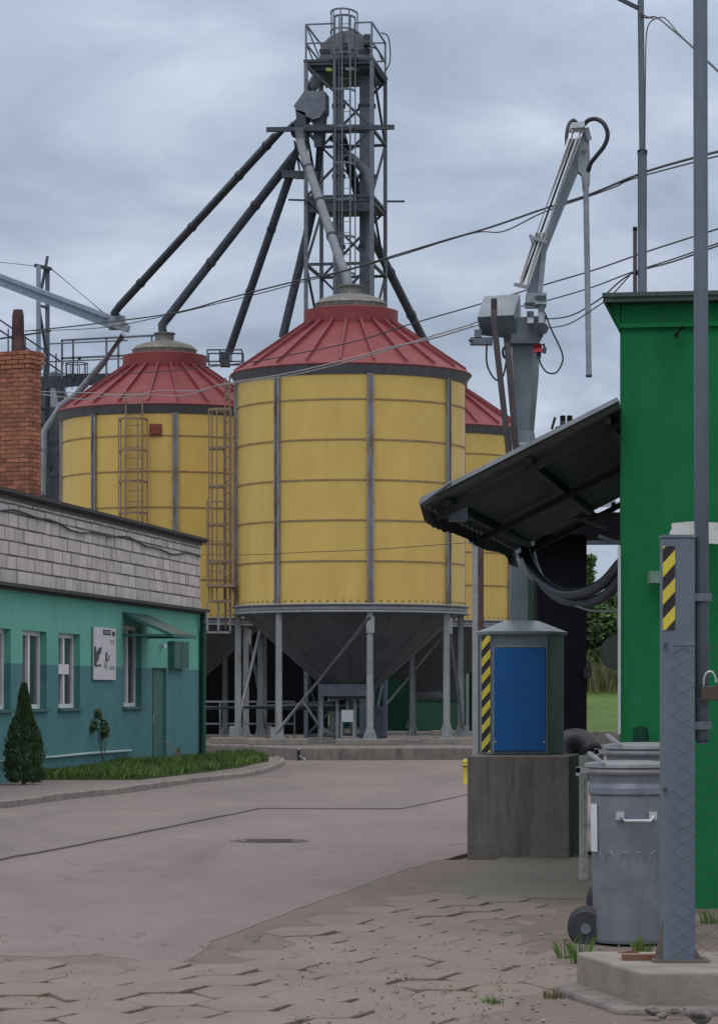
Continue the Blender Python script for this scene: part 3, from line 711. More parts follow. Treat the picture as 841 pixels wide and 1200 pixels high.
spout('dark spout entering the lid of the left silo', [P(352, 165, 79.3), P(345, 182, 79.4), P(197, 372, 83), P(190, 381, 83), P(191, 390, 83)], .125)
spout('dark spout dropping to the landing between the left and front silos', [P(349, 175, 79.6), P(340, 205, 79.7), P(268, 414, 82)], .115)
spout('dark spout just left of the tower going behind the front roof', [P(376, 165, 79.9), P(368, 240, 80.1), P(331, 396, 80.5)], .12, flanges=(.2,))
spout('dark spout on the right of the tower running down to the farthest silo', [P(400, 160, 79.9), P(420, 230, 81.9), P(437, 280, 83), P(499, 404, 90), P(502, 424, 90)], .13, flanges=(.3, .7))
spout('pale grey spout dropping to the lid of the front silo', [P(350, 150, 79.0), P(353, 172, 79.0), P(398, 305, 74.6), P(406, 322, 74), P(408, 336, 73.9)], .12, mat('spout_grey', (.16, .185, .215), .55, .2, (.13, .15, .175), 2), flanges=(.2, .5, .8))
spout('short grey spout bending beside the right elevator leg', [P(388, 160, 80), P(412, 185, 79.9), P(428, 200, 79.8), P(433, 222, 79.8), P(432, 330, 79.9)], .13, steel_m, flanges=(.1, .2))

# ------------------------------------------------------------------ left background: mast, conveyor, catwalk, bins
mt = thing('lattice_mast', 'slim grey lattice mast behind the brick chimney', 'mast', Vector((P(50, 0, 90).x, 90, 0)))
xa, xb = P(45.5, 0, 90).x, P(56, 0, 90.6).x
mb = MB(); mb.bar((xa, 90, 0), (xa, 90, P(0, 311, 90).z), .13); mb.build('upright', conv_blue, mt)
mb = MB(); mb.bar((xb, 90.6, 0), (xb, 90.6, P(0, 313, 90).z), .13); mb.build('upright', steel_m, mt)
mb = MB(); z = 4; f = 0
while z < 14.5: mb.bar((xa, 90, z + (1.6 if f else 0)), (xb, 90.6, z + (0 if f else 1.6)), .07); mb.bar((xa, 90, z), (xb, 90.6, z), .07); z += 1.6; f = 1 - f
mb.bar((xa - .1, 90, P(0, 311, 90).z), (xb + .1, 90.6, P(0, 312, 90).z), .1); mb.build('lacing', steel_d, mt)
ic = thing('inclined_conveyor', 'blue grey inclined trough conveyor reaching in from the left above the silos', 'conveyor', P(150, 380, 85))
mb = MB(); mb.bar(P(-60, 305, 88), P(137, 379, 85), .28, .34); mb.build('trough', conv_blue, ic)
mb = MB(); mb.bar(P(-60, 301.5, 88), P(130, 373, 85), .36, .04); mb.bar(P(-60, 310, 88), P(130, 384, 85), .36, .04); mb.build('cover', conv_blue, ic)
mb = MB(); mb.box(P(127, 385, 84.9), P(146, 370, 84.9) + Vector((0, .4, 0))); mb.tube([P(146, 383, 84.7), P(146, 383, 85.3)], .14, 14); mb.bar(P(130, 379, 84.8), P(152, 386, 84.8), .2, .2); mb.build('drive_head', galv, ic)
mb = MB(); mb.tube([P(-20, 305, 88), P(44, 312, 88.5)], .012, 5); mb.tube([P(58, 313, 88.5), P(126, 370, 85)], .018, 5); mb.build('stay_cable', wire_m, ic)
spout('dark then pale spout slanting down behind the left silo roof', [P(145, 392, 85.5), P(122, 424, 86), P(90, 462, 86.6), P(73, 474, 87), P(52, 505, 87), P(50, 580, 87)], .10, galv, flanges=(.3,))
cw = thing('catwalk', 'dark steel catwalk with pipe railings behind the left silo roof', 'catwalk', P(100, 440, 89))
mb = MB(); mb.bar(P(30, 447, 89), P(160, 441, 89), .9, .16); mb.bar(P(46, 452, 88.6), P(128, 446, 88.6), .12, .2); mb.build('deck', steel_d, cw)
mb = MB()
for y0, y1 in ((399, 393), (420, 415)): mb.bar(P(72, y0, 88.5), P(184, y1, 88.5), .06)
for x in (73, 86, 125, 139, 178): mb.bar(P(x, 444 if x < 150 else 410, 88.5), P(x, 399 - (x - 72) * .054, 88.5), .06)
for y0 in (403, 424): mb.bar(P(58, y0, 89.6), P(150, y0 - 4, 89.6), .04)
mb.build('railing', steel_m, cw)
mb = MB()
for y0, y1 in ((380, 418), (392, 430)): mb.bar(P(-10, y0 - 12, 89), P(75, y1 + 8, 89), .05)
for y0 in (396, ): mb.bar(P(0, 397, 89), P(60, 388, 89), .05)
for x in (10, 30, 52, 66): mb.bar(P(x, 380 + x * .52, 89), P(x, 445, 89), .04)
mb.build('stair_rail', steel_d, cw)
mb = MB(); c = P(90, 426, 88)
for k in range(9):
    a = 2 * math.pi * k / 9; mb.bar(c + Vector((.33 * math.cos(a), .33 * math.sin(a), -.75)), c + Vector((.33 * math.cos(a), .33 * math.sin(a), 0)), .025)
for z in (0, -.37):
    for k in range(18):
        a = 2 * math.pi * k / 18; b = a + 2 * math.pi / 18; mb.bar(c + Vector((.33 * math.cos(a), .33 * math.sin(a), z)), c + Vector((.33 * math.cos(b), .33 * math.sin(b), z)), .03)
mb.tube([P(92, 420, 88.0), P(95, 420, 88.0)], .09, 10); mb.build('ladder_hoops', steel_d, cw)
bn = thing('steel_hopper_frame', 'dark steel frame holding grey bins between chimney and left silo', 'hopper', (P(60, 0, 90).x, 91, 0))
mb = MB(); mb.lathe([(.85, 0), (.85, 10.6), (.4, 11.2), (.3, 11.4)], 28, (P(62, 0, 92.5).x, 92.5, 0)); mb.build('bin', steel_m, bn)
mb = MB(); mb.box((P(42, 0, 91).x, 90.9, 0), (P(53, 0, 91).x, 91.3, 11.3)); mb.tube(smoothpath([P(57, 448, 90.4), P(66, 440, 90.4), P(70, 450, 90.4), P(74, 470, 90.4)], 4), .16, 10); mb.build('elevator_leg', steel_m, bn)
mb = MB()
for x in (43, 57, 73): mb.bar(P(x, 811, 90.3) , P(x, 450, 90.3), .12)
for y in (518, 556): mb.bar(P(42, y, 90.3), P(76, y, 90.3), .1)
mb.bar(P(57, 556, 90.3), P(74, 520, 90.3), .07); mb.bar(P(57, 545, 90.3), P(74, 575, 90.3), .07); mb.build('frame', steel_d, bn)

# ------------------------------------------------------------------ left building (local x runs away along its wall, y goes into it)
LB = thing('teal_building', 'low teal rendered building with pale block parapet along the left', 'building', (-5.9, 47.7, 0), math.atan2(.988, .1536))
MLB = world_of(LB)
def sX(px): Dd = 949 * 47.7 / (949 - px); return (Dd - 47.7) / .988
def lbP(s, y, z): return MLB @ Vector((s, y, z))
S0, S1 = -9.0, sX(235)
ops = [(sX(-11), sX(13), 1.31, 2.65), (sX(27), sX(55), 1.31, 2.65), (sX(69), sX(94), 1.31, 2.65), (sX(145), sX(166), 1.31, 2.9), (sX(179), sX(195), .1, 2.07)]
class LMB(MB):
    def q(s, pts): return s.add(pts, [tuple(range(len(pts)))])
def wall_panel(z0, z1, name, m, y=0.0):
    mb = MB(); xs = sorted({S0, S1, *[v for o in ops for v in o[:2]]}); zs = sorted({z0, z1, *[min(max(v, z0), z1) for o in ops for v in o[2:]]})
    for a, b in zip(xs[:-1], xs[1:]):
        for c, d in zip(zs[:-1], zs[1:]):
            cx, cz = (a + b) / 2, (c + d) / 2
            if any(o[0] < cx < o[1] and o[2] < cz < o[3] for o in ops): continue
            mb.add([(a, y, c), (b, y, c), (b, y, d), (a, y, d)], [(0, 1, 2, 3)])
    dp = .22
    for o in ops:
        lo, hi = max(o[2], z0), min(o[3], z1)
        if hi <= lo: continue
        for x in (o[0], o[1]): mb.add([(x, y, lo), (x, y + dp, lo), (x, y + dp, hi), (x, y, hi)], [(0, 1, 2, 3)])
        if o[3] <= z1: mb.add([(o[0], y, o[3]), (o[1], y, o[3]), (o[1], y + dp, o[3]), (o[0], y + dp, o[3])], [(0, 1, 2, 3)])
        if o[2] >= z0: mb.add([(o[0], y, o[2]), (o[1], y, o[2]), (o[1], y + dp, o[2]), (o[0], y + dp, o[2])], [(0, 1, 2, 3)])
    # end walls and back
    mb.add([(S1, 0, z0), (S1, 7, z0), (S1, 7, z1), (S1, 0, z1)], [(0, 1, 2, 3)])
    mb.add([(S0, 0, z0), (S0, 7, z0), (S0, 7, z1), (S0, 0, z1)], [(0, 1, 2, 3)])
    mb.add([(S0, 7, z0), (S1, 7, z0), (S1, 7, z1), (S0, 7, z1)], [(0, 1, 2, 3)])
    return mb.build(name, m, LB, local=True)
wall_panel(2.08, 3.38, 'upper_wall', teal_up); wall_panel(-.05, 2.08, 'lower_wall', teal_lo)
# ledge under the block parapet
mb = MB(); mb.box((S0, -.20, 3.34), (S1 + .12, 0.0, 3.40)); mb.box((S0, -.10, 3.30), (S1 + .1, -.002, 3.338)); mb.build('ledge', tar, LB, local=True)
# parapet blocks
mb = MB(); mb.box((S0, .0, 3.402), (S1 - .03, .3, 4.86)); mb.box((S0, .3, 3.4), (S1 - .04, 7, 3.9)); par = mb.build('parapet', mortar, LB, local=True)
mb = MB(); rb = random.Random(2); z = 3.41; row = 0
while z < 4.84:
    hgt = .235 if row not in (5,) else .15
    hgt = min(hgt, 4.85 - z)
    x = S0 - rb.uniform(0, .5)
    while x < S1 - .05:
        wl = .585 * (1 if rb.random() > .12 else rb.uniform(.45, .8)); a, b = max(x, S0) + .012, min(x + wl, S1 - .03) - .012
        if b - a > .05:
            j = rb.uniform(-.008, .008); y0 = -.012 + j
            pts = [(a + rb.uniform(0, .012), z + .01 + rb.uniform(0, .01)), (b - rb.uniform(0, .012), z + .01 + rb.uniform(0, .01)), (b - rb.uniform(0, .014), z + hgt - .012 - rb.uniform(0, .012)), (a + rb.uniform(0, .012), z + hgt - .012 - rb.uniform(0, .012))]
            mb.prism([(p, y0, q) for p, q in pts], (0, 0, 0), (0, .05, 0))
        x += wl
    z += hgt; row += 1
mb.build('parapet_block', block, par, local=True)
mb = MB(); mb.box((S0, -.16, 4.89), (S1 + .14, 7.1, 4.95)); mb.box((S0, -.12, 4.861), (S1 + .08, .5, 4.888)); rf = mb.build('roof', tar, LB, local=True)
mb = MB(); mb.box((S0, -.03, 4.79), (S1 - .02, -.012, 4.858)); mb.build('roof_fascia', mortar, rf, local=True)
# black cable sagging along the parapet
pts = []
for i in range(34):
    s = S0 + (S1 - S0 - .2) * i / 33; pts.append((s, -.045, 4.62 - .0 + .05 * math.sin(s * .9) + .03 * math.sin(s * 2.3) - .10 * (i / 33)))
mb = MB(); mb.tube(pts, .017, 6); mb.build('cable', wire_m, LB, local=True)
def lwin(o, split, label=None):
    x0, x1, z0, z1 = o; y = .12; mb = MB(); fw = .075
    mb.box((x0, y, z0), (x0 + fw, y + .07, z1)); mb.box((x1 - fw, y, z0), (x1, y + .07, z1)); mb.box((x0 + fw, y, z0), (x1 - fw, y + .07, z0 + fw)); mb.box((x0 + fw, y, z1 - fw), (x1 - fw, y + .07, z1))
    for s_ in split: c = x0 + (x1 - x0) * s_; mb.box((c - .06, y - .012, z0 + fw), (c + .06, y + .07, z1 - fw))
    fr = mb.build('window', white_f, LB, local=True)
    mb = MB(); mb.add([(x0, y + .04, z0), (x1, y + .04, z0), (x1, y + .04, z1), (x0, y + .04, z1)], [(0, 1, 2, 3)]); mb.build('pane', glass, fr, local=True)
    mb = MB(); mb.box((x0 - .06, -.07, z0 - .05), (x1 + .06, .2, z0 + .002)); mb.build('sill', teal_dk, fr, local=True)
    return fr
for i, o in enumerate(ops[:4]): lwin(o, (.5,))
x0, x1 = ops[2][0], ops[2][1]; mb = MB(); mb.box((x0 + .05, .09, 1.92), (x1 - .45, .11, 2.1)); mb.build('window_notice', white_f, LB, local=True)
# dark interior box behind panes
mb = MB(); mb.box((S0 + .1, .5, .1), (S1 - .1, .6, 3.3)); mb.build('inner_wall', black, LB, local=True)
o = ops[4]; mb = MB(); mb.box((o[0], .05, .1), (o[1], .1, 2.07)); dr = mb.build('door', teal_dk, LB, local=True)
mb = MB(); mb.box((o[0] - .03, -.008, .1), (o[0], .05, 2.1)); mb.box((o[0], -.008, 2.072), (o[1] + .03, .04, 2.1)); mb.build('door_frame', mat('frame_dark_green', (.012, .05, .045), .7), dr, local=True)  # dark green strips along the door's left and top edges
mb = MB(); mb.box((o[0] + .1, .01, 1.0), (o[0] + .14, .05, 1.14)); mb.build('door_handle', galv_l, dr, local=True)
# painted-over pipe along the base
mb = MB(); mb.tube([(S0, -.06, .47), (sX(60), -.06, .46), (sX(100), -.06, .47), (sX(150), -.06, .455)], .028, 8); mb.build('pipe', mat('pale_teal_pipe', (.33, .47, .44), .6), LB, local=True)
# downpipe and gutter at corner
mb = MB(); mb.tube([(S1 - .25, -.13, 3.28), (S1 - .25, -.13, 3.1), (S1 - .12, -.08, 2.9), (S1 - .12, -.08, .1)], .06, 10); mb.box((S1 - .04, -.12, .05), (S1 + .02, .0, 3.3)); mb.build('downpipe', mat('downpipe_green', (.012, .075, .05), .5), LB, local=True)
# meter box
x0, x1 = sX(197), sX(214); mb = MB(); mb.box((x0, -.14, 2.09), (x1, 0, 2.62)); mb.box((x0 - .03, -.15, 2.62), (x1 + .03, 0, 2.66)); mbx = mb.build('meter_box', teal_dk, LB, local=True)
mb = MB(); mb.box(((x0 + x1) / 2 - .01, -.146, 2.1), ((x0 + x1) / 2 + .01, -.141, 2.61)); mb.build('door_seam', black, mbx, local=True)
mb = MB(); mb.lathe([(.0, .1), (.05, .08), (.06, 0)], 12, (sX(188), -.08, 2.5)); mb.box((sX(188) - .04, -.08, 2.52), (sX(188) + .04, 0, 2.58)); mb.build('door_lamp', galv_l, LB, local=True)
# lean-to glazed canopy over the entrance
ca, cb = sX(144), sX(173); mb = MB()
mb.prism([(ca, 0, 3.14), (cb, 0, 3.14), (cb, -.95, 2.72), (ca, -.95, 2.72)], (0, 0, 0), (0, 0, .02)); cn = mb.build('porch_canopy', mat('old_polycarbonate', (.05, .12, .115), .3, 0, (.03, .08, .08), 5), LB, local=True)
mb = MB()
for x in (ca, (ca + cb) / 2, cb): mb.bar((x, 0, 3.12), (x, -.97, 2.70), .05); mb.bar((x, 0, 2.70), (x, -.97, 2.70), .05)
mb.bar((ca, -.97, 2.7), (cb, -.97, 2.7), .06); mb.bar((ca, -.02, 3.13), (cb, -.02, 3.13), .05); mb.build('canopy_frame', teal_dk, cn, local=True)
# notice board
sg = thing('notice_board', 'tall white notice board with dark print hung on the teal wall', 'sign', lbP(sX(120), -.04, 2.2))
sg.rotation_euler = LB.rotation_euler
x0, x1 = sX(107.5), sX(133); z0, z1 = 1.83, 2.81
def lbox(mb, a, b): return mb.box(a, b, MLB)
mb = MB(); lbox(mb, (x0, -.05, z0), (x1, -.02, z1)); mb.build('panel', board, sg)
W_, H_ = x1 - x0, z1 - z0
def L2(u, v, y=-.054): return MLB @ Vector((x0 + W_ * u, y, z0 + H_ * v))
mb = MB()
mb.add([L2(.40, .86), L2(.76, .86), L2(.76, .965), L2(.40, .965)], [(0, 1, 2, 3)]); mb.add([L2(.82, .85), L2(.95, .85), L2(.95, .94), L2(.82, .94)], [(0, 1, 2, 3)])
blobs = [[(0, .62), (.08, .64), (.10, .52), (.2, .6), (.34, .63), (.30, .50), (.22, .47), (.2, .38), (.12, .33), (.1, .28), (.30, .30), (.32, .26), (.1, .24), (0, .26), (0, .42)],
         [(.52, .53), (.60, .54), (.58, .42), (.62, .36), (.50, .34)], [(.66, .48), (.7, .48), (.68, .36), (.63, .38)]]
for bl in blobs: mb.add([L2(u, v) for u, v in bl], [tuple(range(len(bl)))])
for i in range(3): mb.add([L2(.72, .76 - i * .03), L2(.93, .76 - i * .03), L2(.93, .768 - i * .03), L2(.72, .768 - i * .03)], [(0, 1, 2, 3)])
mb.build('print', mat('print_dark', (.04, .055, .06), .6), sg, recalc=False)
mb = MB(); rr3 = random.Random(8)
for i in range(7):
    u = .43 + i * .045; mb.add([L2(u, .885, -.057), L2(u + .028, .885, -.057), L2(u + .028, .94, -.057), L2(u, .94, -.057)], [(0, 1, 2, 3)])
mb.add([L2(.68, .20), L2(.95, .20), L2(.95, .27), L2(.68, .27)], [(0, 1, 2, 3)]); mb.add([L2(.45, .22), L2(.6, .22), L2(.6, .33), L2(.45, .33)], [(0, 1, 2, 3)])
mb.build('pale_print', mat('print_grey', (.28, .33, .33), .6), sg, recalc=False)
# leafy plant against wall
def leaves(mb, c, r, n, s, rng, flat=1.0):
    for _ in range(n):
        d = Vector((rng.gauss(0, 1), rng.gauss(0, 1) * flat, rng.gauss(0, 1))); d = d.normalized() * r * rng.random() ** .45; p = c + Vector((d.x, d.y, d.z))
        a = Vector((rng.gauss(0, 1), rng.gauss(0, 1), rng.gauss(0, 1))).normalized(); b = a.orthogonal().normalized(); b = (b + a.cross(b) * rng.uniform(-1, 1)).normalized()
        q = s * rng.uniform(.6, 1.4); mb.add([p - a * q, p + b * q * .55, p + a * q, p - b * q * .55], [(0, 1, 2, 3)])
rg = random.Random(21)
pt = thing('wall_plant', 'small dark leafy plant growing against the teal wall', 'plant', lbP(sX(115), -.12, .1))
mb = MB()
for px, z, r_ in ((112, 1.17, .12), (107, .96, .13), (118, .98, .14), (119, .83, .13)): leaves(mb, lbP(sX(px), -.05, z), r_ * .9, 45, .055, rg, .9)
mb.build('leaves', leafd, pt)
mb = MB()
for a, b in (((113, .1), (112, 1.1)), ((113, .3), (107, .9)), ((114, .3), (119, .95))): mb.tube([lbP(sX(a[0]), -.12, a[1]), lbP(sX(b[0]), -.12, b[1])], .008, 5)
mb.build('stem', bark, pt)
# stake leaning by the door
st = thing('garden_stake', 'thin tan stake leaning in the grass by the teal door', 'stake', lbP(sX(208), -.5, .1))
mb = MB(); mb.tube([P(194, 868, 59), P(207, 884, 58.5)], .015, 6); mb.tube([P(209, 876, 58.5), P(210, 892, 58.5)], .03, 6); mb.build('stick', mat('tan_wood', (.30, .22, .14), .9), st)
# thuja
th = thing('thuja', 'dark narrow conical thuja standing by the teal wall', 'tree', (-5.42, 47, .1))
mb = MB(); mb.tube([(-5.42, 47, .05), (-5.42, 47, 1.3)], [.035, .012], 8); mb.build('trunk', bark, th)
mb = MB(); rg = random.Random(12); prof = [(0.0, .23), (.10, .29), (.4, .30), (.75, .26), (1.0, .17), (1.15, .10), (1.4, .07), (1.6, .02)]
from mathutils import noise as nz2
for i in range(9000):
    z = rg.uniform(0, 1.58) ** 1.0
    for (za, ra), (zb, rb_) in zip(prof[:-1], prof[1:]):
        if za <= z <= zb: rad = ra + (rb_ - ra) * (z - za) / (zb - za)
    a = rg.uniform(0, 6.283); rad *= (.55 + .5 * rg.random() ** .5) * (1 + .22 * nz2.noise(Vector((math.cos(a) * 2.2, math.sin(a) * 2.2, z * 5))) + .18 * nz2.noise(Vector((math.cos(a) * 6, math.sin(a) * 6, z * 14))))
    p = Vector((-5.42 + rad * math.cos(a), 47 + rad * math.sin(a), .13 + z)); up = Vector((math.cos(a) * .35, math.sin(a) * .35, 1)) + Vector((rg.gauss(0, .25), rg.gauss(0, .25), 0)); up.normalize()
    s_ = up.cross(Vector((rg.gauss(0, 1), rg.gauss(0, 1), .2))).normalized(); q = rg.uniform(.018, .045)
    mb.add([p - s_ * q * .35, p + s_ * q * .35, p + up * q * 1.6], [(0, 1, 2)])
mb.build('crown', thuja, th, recalc=False)

# brick chimney standing on the roof
chm = thing('brick_chimney', 'orange brick chimney with short sooty flue above the block parapet', 'chimney', (-6.2, 52, 3.9))
MC = Matrix.Translation((P(41.5, 0, 52).x, 52, 0)) @ Matrix.Rotation(R(-25), 4, 'Z')      # local: right rear face visible
cw_, cl_ = .98, .42
ztop = P(0, 412, 52).z
mb = MB(); mb.box((-cw_, 0, 3.9), (-.01, cl_, ztop - .02), MC @ Matrix.Translation((0, -.2, 0))); mb.build('core', bmortar, chm)
mb = MB(); rb = random.Random(4); z = 3.95; row = 0
MC2 = MC @ Matrix.Translation((0, -.2, 0))
while z < ztop - .05:
    out_ = .035 if z > ztop - .30 else (.018 if z > ztop - .36 else 0)
    x = -cw_ - (.13 if row % 2 else 0)
    while x < 0:
        a, b = max(x, -cw_ - out_) + .005, min(x + .25, 0 + out_) - .005
        if b - a > .03: mb.box((a, -.012 - out_ + rb.uniform(-.003, .003), z + .005), (b, .05, z + .07), MC2)
        x += .26
    y = -.01 - (.13 if row % 2 == 0 else 0)
    while y < cl_:
        a, b = max(y, -.005 - out_) + .005, min(y + .25, cl_ + out_) - .005
        if b - a > .03: mb.box((-.05, a, z + .005), (.004 + out_ + rb.uniform(-.003, .003), b, z + .07), MC2)
        y += .26
    z += .08; row += 1
mb.build('brickwork', brick, chm)
mb = MB(); mb.box((-cw_ - .03, -.04, ztop - .03), (.03, cl_ + .03, ztop + .0), MC2); mb.build('cap', mat('cap_red', (.22, .07, .05), .9), chm)
mb = MB(); c = P(21.5, 410, 52.1); mb.tube([c + Vector((0, 0, -.3)), c + Vector((0, 0, .62)), c + Vector((0, 0, .72))], [.125, .105, .085], 14); mb.build('flue', soot, chm)

# ------------------------------------------------------------------ green building on the right
GB = thing('green_building', 'dark green rendered building with thin flat roof filling the right edge', 'building', (1.8, 21.3, 0))
gx, gy = P(725.8, 0, 21.3).x, 21.3
def GP(x, y, z): return Vector((gx, gy, 0)) + Nn * x + D * y + Vector((0, 0, z))
zt = 1.6 + 455 * 21.3 / F
mb = MB(); mb.prism([GP(0, 0, 0), GP(7, 0, 0), GP(7, 9, 0), GP(0, 9, 0)], (0, 0, -.05), (0, 0, zt)); mb.build('wall', green, GB, bevel=.015)
mb = MB(); mb.prism([GP(-.115, -.12, zt + .0), GP(7.1, -.12, zt), GP(7.1, 9.1, zt), GP(-.115, 9.1, zt)], (0, 0, .0), (0, 0, .035)); 
mb.prism([GP(-.12, -.14, zt + .035), GP(7.1, -.14, zt + .035), GP(7.1, 9.1, zt + .035), GP(-.12, 9.1, zt + .035)], (0, 0, .0), (0, 0, .03)); rfg = mb.build('roof', mat('roof_flashing', (.06, .09, .085), .6, .2, (.03, .05, .045), 14, stretch=(3, 1, 1)), GB)
mb = MB(); mb.prism([GP(-.10, -.10, zt - .0), GP(-.10, 8, zt), GP(0.0, 8, zt - .2), GP(0.0, -.0, zt - .2)], (0, 0, 0), (.004, 0, 0))
mb.prism([GP(-.1, -.01, zt - .003), GP(0, -.01, zt - .003), GP(0, -.01, zt - .22)], (0, 0, 0), D * 8); mb.build('soffit', green, rfg)
mb = MB(); mb.prism([GP(.0, -.035, zt - .18), GP(7, -.035, zt - .18), GP(7, 0, zt - .18), GP(0, 0, zt - .18)], (0, 0, 0), (0, 0, .03)); mb.build('cornice', green, rfg)
mb = MB(); c = P(791, 392, 21.2); mb.tube([c + Vector((-.0, -.05, 0)), c + Vector((.05, -.05, .05))], .02, 8); mb.tube([c + Vector((0, 0, 0)), c + Vector((.0, -.07, -.03))], .012, 6); mb.build('wall_hook', green_dk, GB)
mb = MB(); mb.bar(P(725, 860, 21.25), P(725, 640, 21.25), .02, .02); mb.build('corner_bead', galv_l, GB)
mb = MB(); c = P(750, 866, 21.15); mb.lathe([(.0, .10), (.05, .085), (.06, .02), (.06, -.05)], 14, c); mb.build('outside_lamp', green_dk, GB)
# junction box seen left of post
t = P(761, 669, 21.0); t2 = P(776, 683, 21.0); bx = MB(); bx.box((t.x, 21.0, t2.z), (t2.x, 21.2, t.z))
bx.build('junction_box', mat('box_grey_green', (.14, .26, .2), .6), GB)
# white weathered plate on the wall
pA = P(784, 634, 20.9); mb = MB()
pts = [(784, 634), (785, 622), (787, 620), (787, 613), (810, 611), (841, 612.5), (870, 614), (870, 638.5), (841, 637.5)]
mb.prism([P(x, y, 20.75) for x, y in pts], (0, 0, 0), (0, .06, 0)); mb.bar(P(830, 625, 20.8), P(830, 625, 21.2), .05)
tag(mb.build('wall_plate', mat('weathered_white', (.60, .62, .60), .7, 0, (.42, .45, .43), 9)), 'weathered white plate on the green wall behind the gate post', 'plate')
# round plate at the wall side (meter dish)
mb = MB(); c = P(722, 765, 23.6); mb.tube([c, c + Vector((0, -.06, 0))], [.14, .13], 24); mb.bar(c, c + Vector((.3, .1, 0)), .04)
tag(mb.build('round_lamp', mat('lamp_shell', (.20, .21, .19), .5)), 'round grey bulkhead lamp sticking out past the green corner', 'lamp')

# canopy
zc_e, zc_w = 2.97, 3.72
CL = 6.9
ce = P(493, 592, 21.25)                    # near eave corner
cwl = P(724, 474, 21.0)                    # near wall corner
def CP(u, v, dz=0):                        # u: 0 eave .. 1 wall ; v metres back
    a = ce + D * v; b = cwl + D * v; p = a.lerp(b, u); return p + Vector((0, 0, dz))
cano = thing('steel_canopy', 'sloping corrugated steel canopy reaching left from the green building', 'canopy', ce * Vector((1, 1, 0)))
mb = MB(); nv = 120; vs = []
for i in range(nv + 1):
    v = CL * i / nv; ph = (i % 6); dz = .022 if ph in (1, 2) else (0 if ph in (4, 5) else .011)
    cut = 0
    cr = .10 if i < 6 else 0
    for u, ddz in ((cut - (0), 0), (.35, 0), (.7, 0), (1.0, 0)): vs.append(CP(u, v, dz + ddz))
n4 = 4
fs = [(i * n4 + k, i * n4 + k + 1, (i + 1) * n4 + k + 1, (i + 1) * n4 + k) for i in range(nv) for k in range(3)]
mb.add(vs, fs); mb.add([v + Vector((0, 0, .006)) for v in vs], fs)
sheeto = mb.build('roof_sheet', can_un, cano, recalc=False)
mb = MB(); rf_ = random.Random(50); top_r = []; bot_r = []       # ragged drooping eave flashing
for i in range(71):
    v = CL * i / 70; dp = .15 + .015 * math.sin(i * .21) + rf_.uniform(-.008, .008) + (.04 if i > 60 else 0)
    top_r.append(CP(0, v, .03) - Nn * .012); bot_r.append(CP(0, v, .03 - dp) + Nn * .03)
mb.add(top_r + bot_r, [(i, i + 1, 72 + i, 71 + i) for i in range(70)])
mb.add([p - Nn * .004 for p in top_r + bot_r], [(i, i + 1, 72 + i, 71 + i) for i in range(70)])
mb.build('eave_flashing', mat('flashing_dark', (.065, .06, .062), .7, .1, (.05, .04, .036), 6), cano, recalc=False)
mb = MB(); mb.bar(CP(0, .0, .035), CP(1, 0, .035), .10, .03); mb.bar(CP(0.16, .0, .05), CP(0, 0, .0), .2, .01); mb.build('verge_trim', can_top, cano)
mb = MB()                                   # framing under the sheet
for u in (.10, .52, .93): mb.bar(CP(u, .3, -.035), CP(u, CL - .1, -.035), .05, .05)
for v in (.55, 3.6, CL - .1): mb.bar(CP(0.03, v, -.08), CP(1, v, -.08), .05, .05)
mb.build('rafter', mat('rafter_dark', (.05, .05, .055), .7), cano)
mb = MB()
mb.bar(P(585, 607, 27.6), P(745, 603, 27.6), .05, .05)
mb.build('tie_beam', mat('tie_brown', (.16, .13, .13), .7), cano)
mb = MB(); mb.bar(P(668, 604, 27.7), P(712, 620, 27.7), .03); mb.build('brace', galv, cano)
mb = MB(); c = CP(.13, .7, -.12); mb.box(c + Vector((-.07, -.12, -.05)), c + Vector((.07, .12, .05))); mb.build('floodlight', steel_m, cano)
# hoses slung below
for k, (dz, lab) in enumerate(((0, 'upper thick blue black hose slung under the canopy'), (.0, 'lower thick blue black hose slung under the canopy'))):
    if k == 0: pts = [P(611, 612, 28.2), P(617, 650, 27.7), P(632, 678, 27), P(655, 694, 26.2), P(680, 695, 25.3), P(705, 684, 24.4), P(727, 660, 23.6), P(745, 640, 23)]
    else: pts = [P(620, 612, 28.4), P(622, 650, 28), P(636, 684, 27.3), P(658, 702, 26.5), P(684, 706, 25.6), P(707, 699, 24.6), P(728, 677, 23.8), P(746, 650, 23.2)]
    mb = MB(); mb.tube(smoothpath(pts, 8), .045 if k else .048, 12); tag(mb.build('suction_hose', hose_m), lab, 'hose')
mb = MB(); mb.tube(smoothpath([P(672, 709, 25.4), P(690, 715, 25), P(710, 716, 24.4), P(728, 715, 23.8)], 6), .010, 6); tag(mb.build('thin_cable', wire_l), 'thin pale cable below the hoses beside the green wall', 'cable')
# insulator bracket above the canopy
ib = thing('insulator_bracket', 'tiny dark insulator bracket standing on the canopy roof', 'bracket', CP(.75, 1.6, 0))
def bq(x, y): return P(x, y, 23.0)
mb = MB(); mb.bar(bq(646, 503), bq(650, 489), .02); mb.bar(bq(650, 502), bq(662, 497), .012); mb.bar(bq(655, 515), bq(652, 500), .015); mb.build('rod', black, ib)
mb = MB()
for x in (659, 667): mb.tube([bq(x, 499), bq(x, 487)], .022, 8)
mb.tube([bq(661, 499), bq(664, 502), bq(667, 498)], .022, 8); mb.bar(bq(664, 502), bq(664, 515), .02); mb.build('insulator', black, ib)
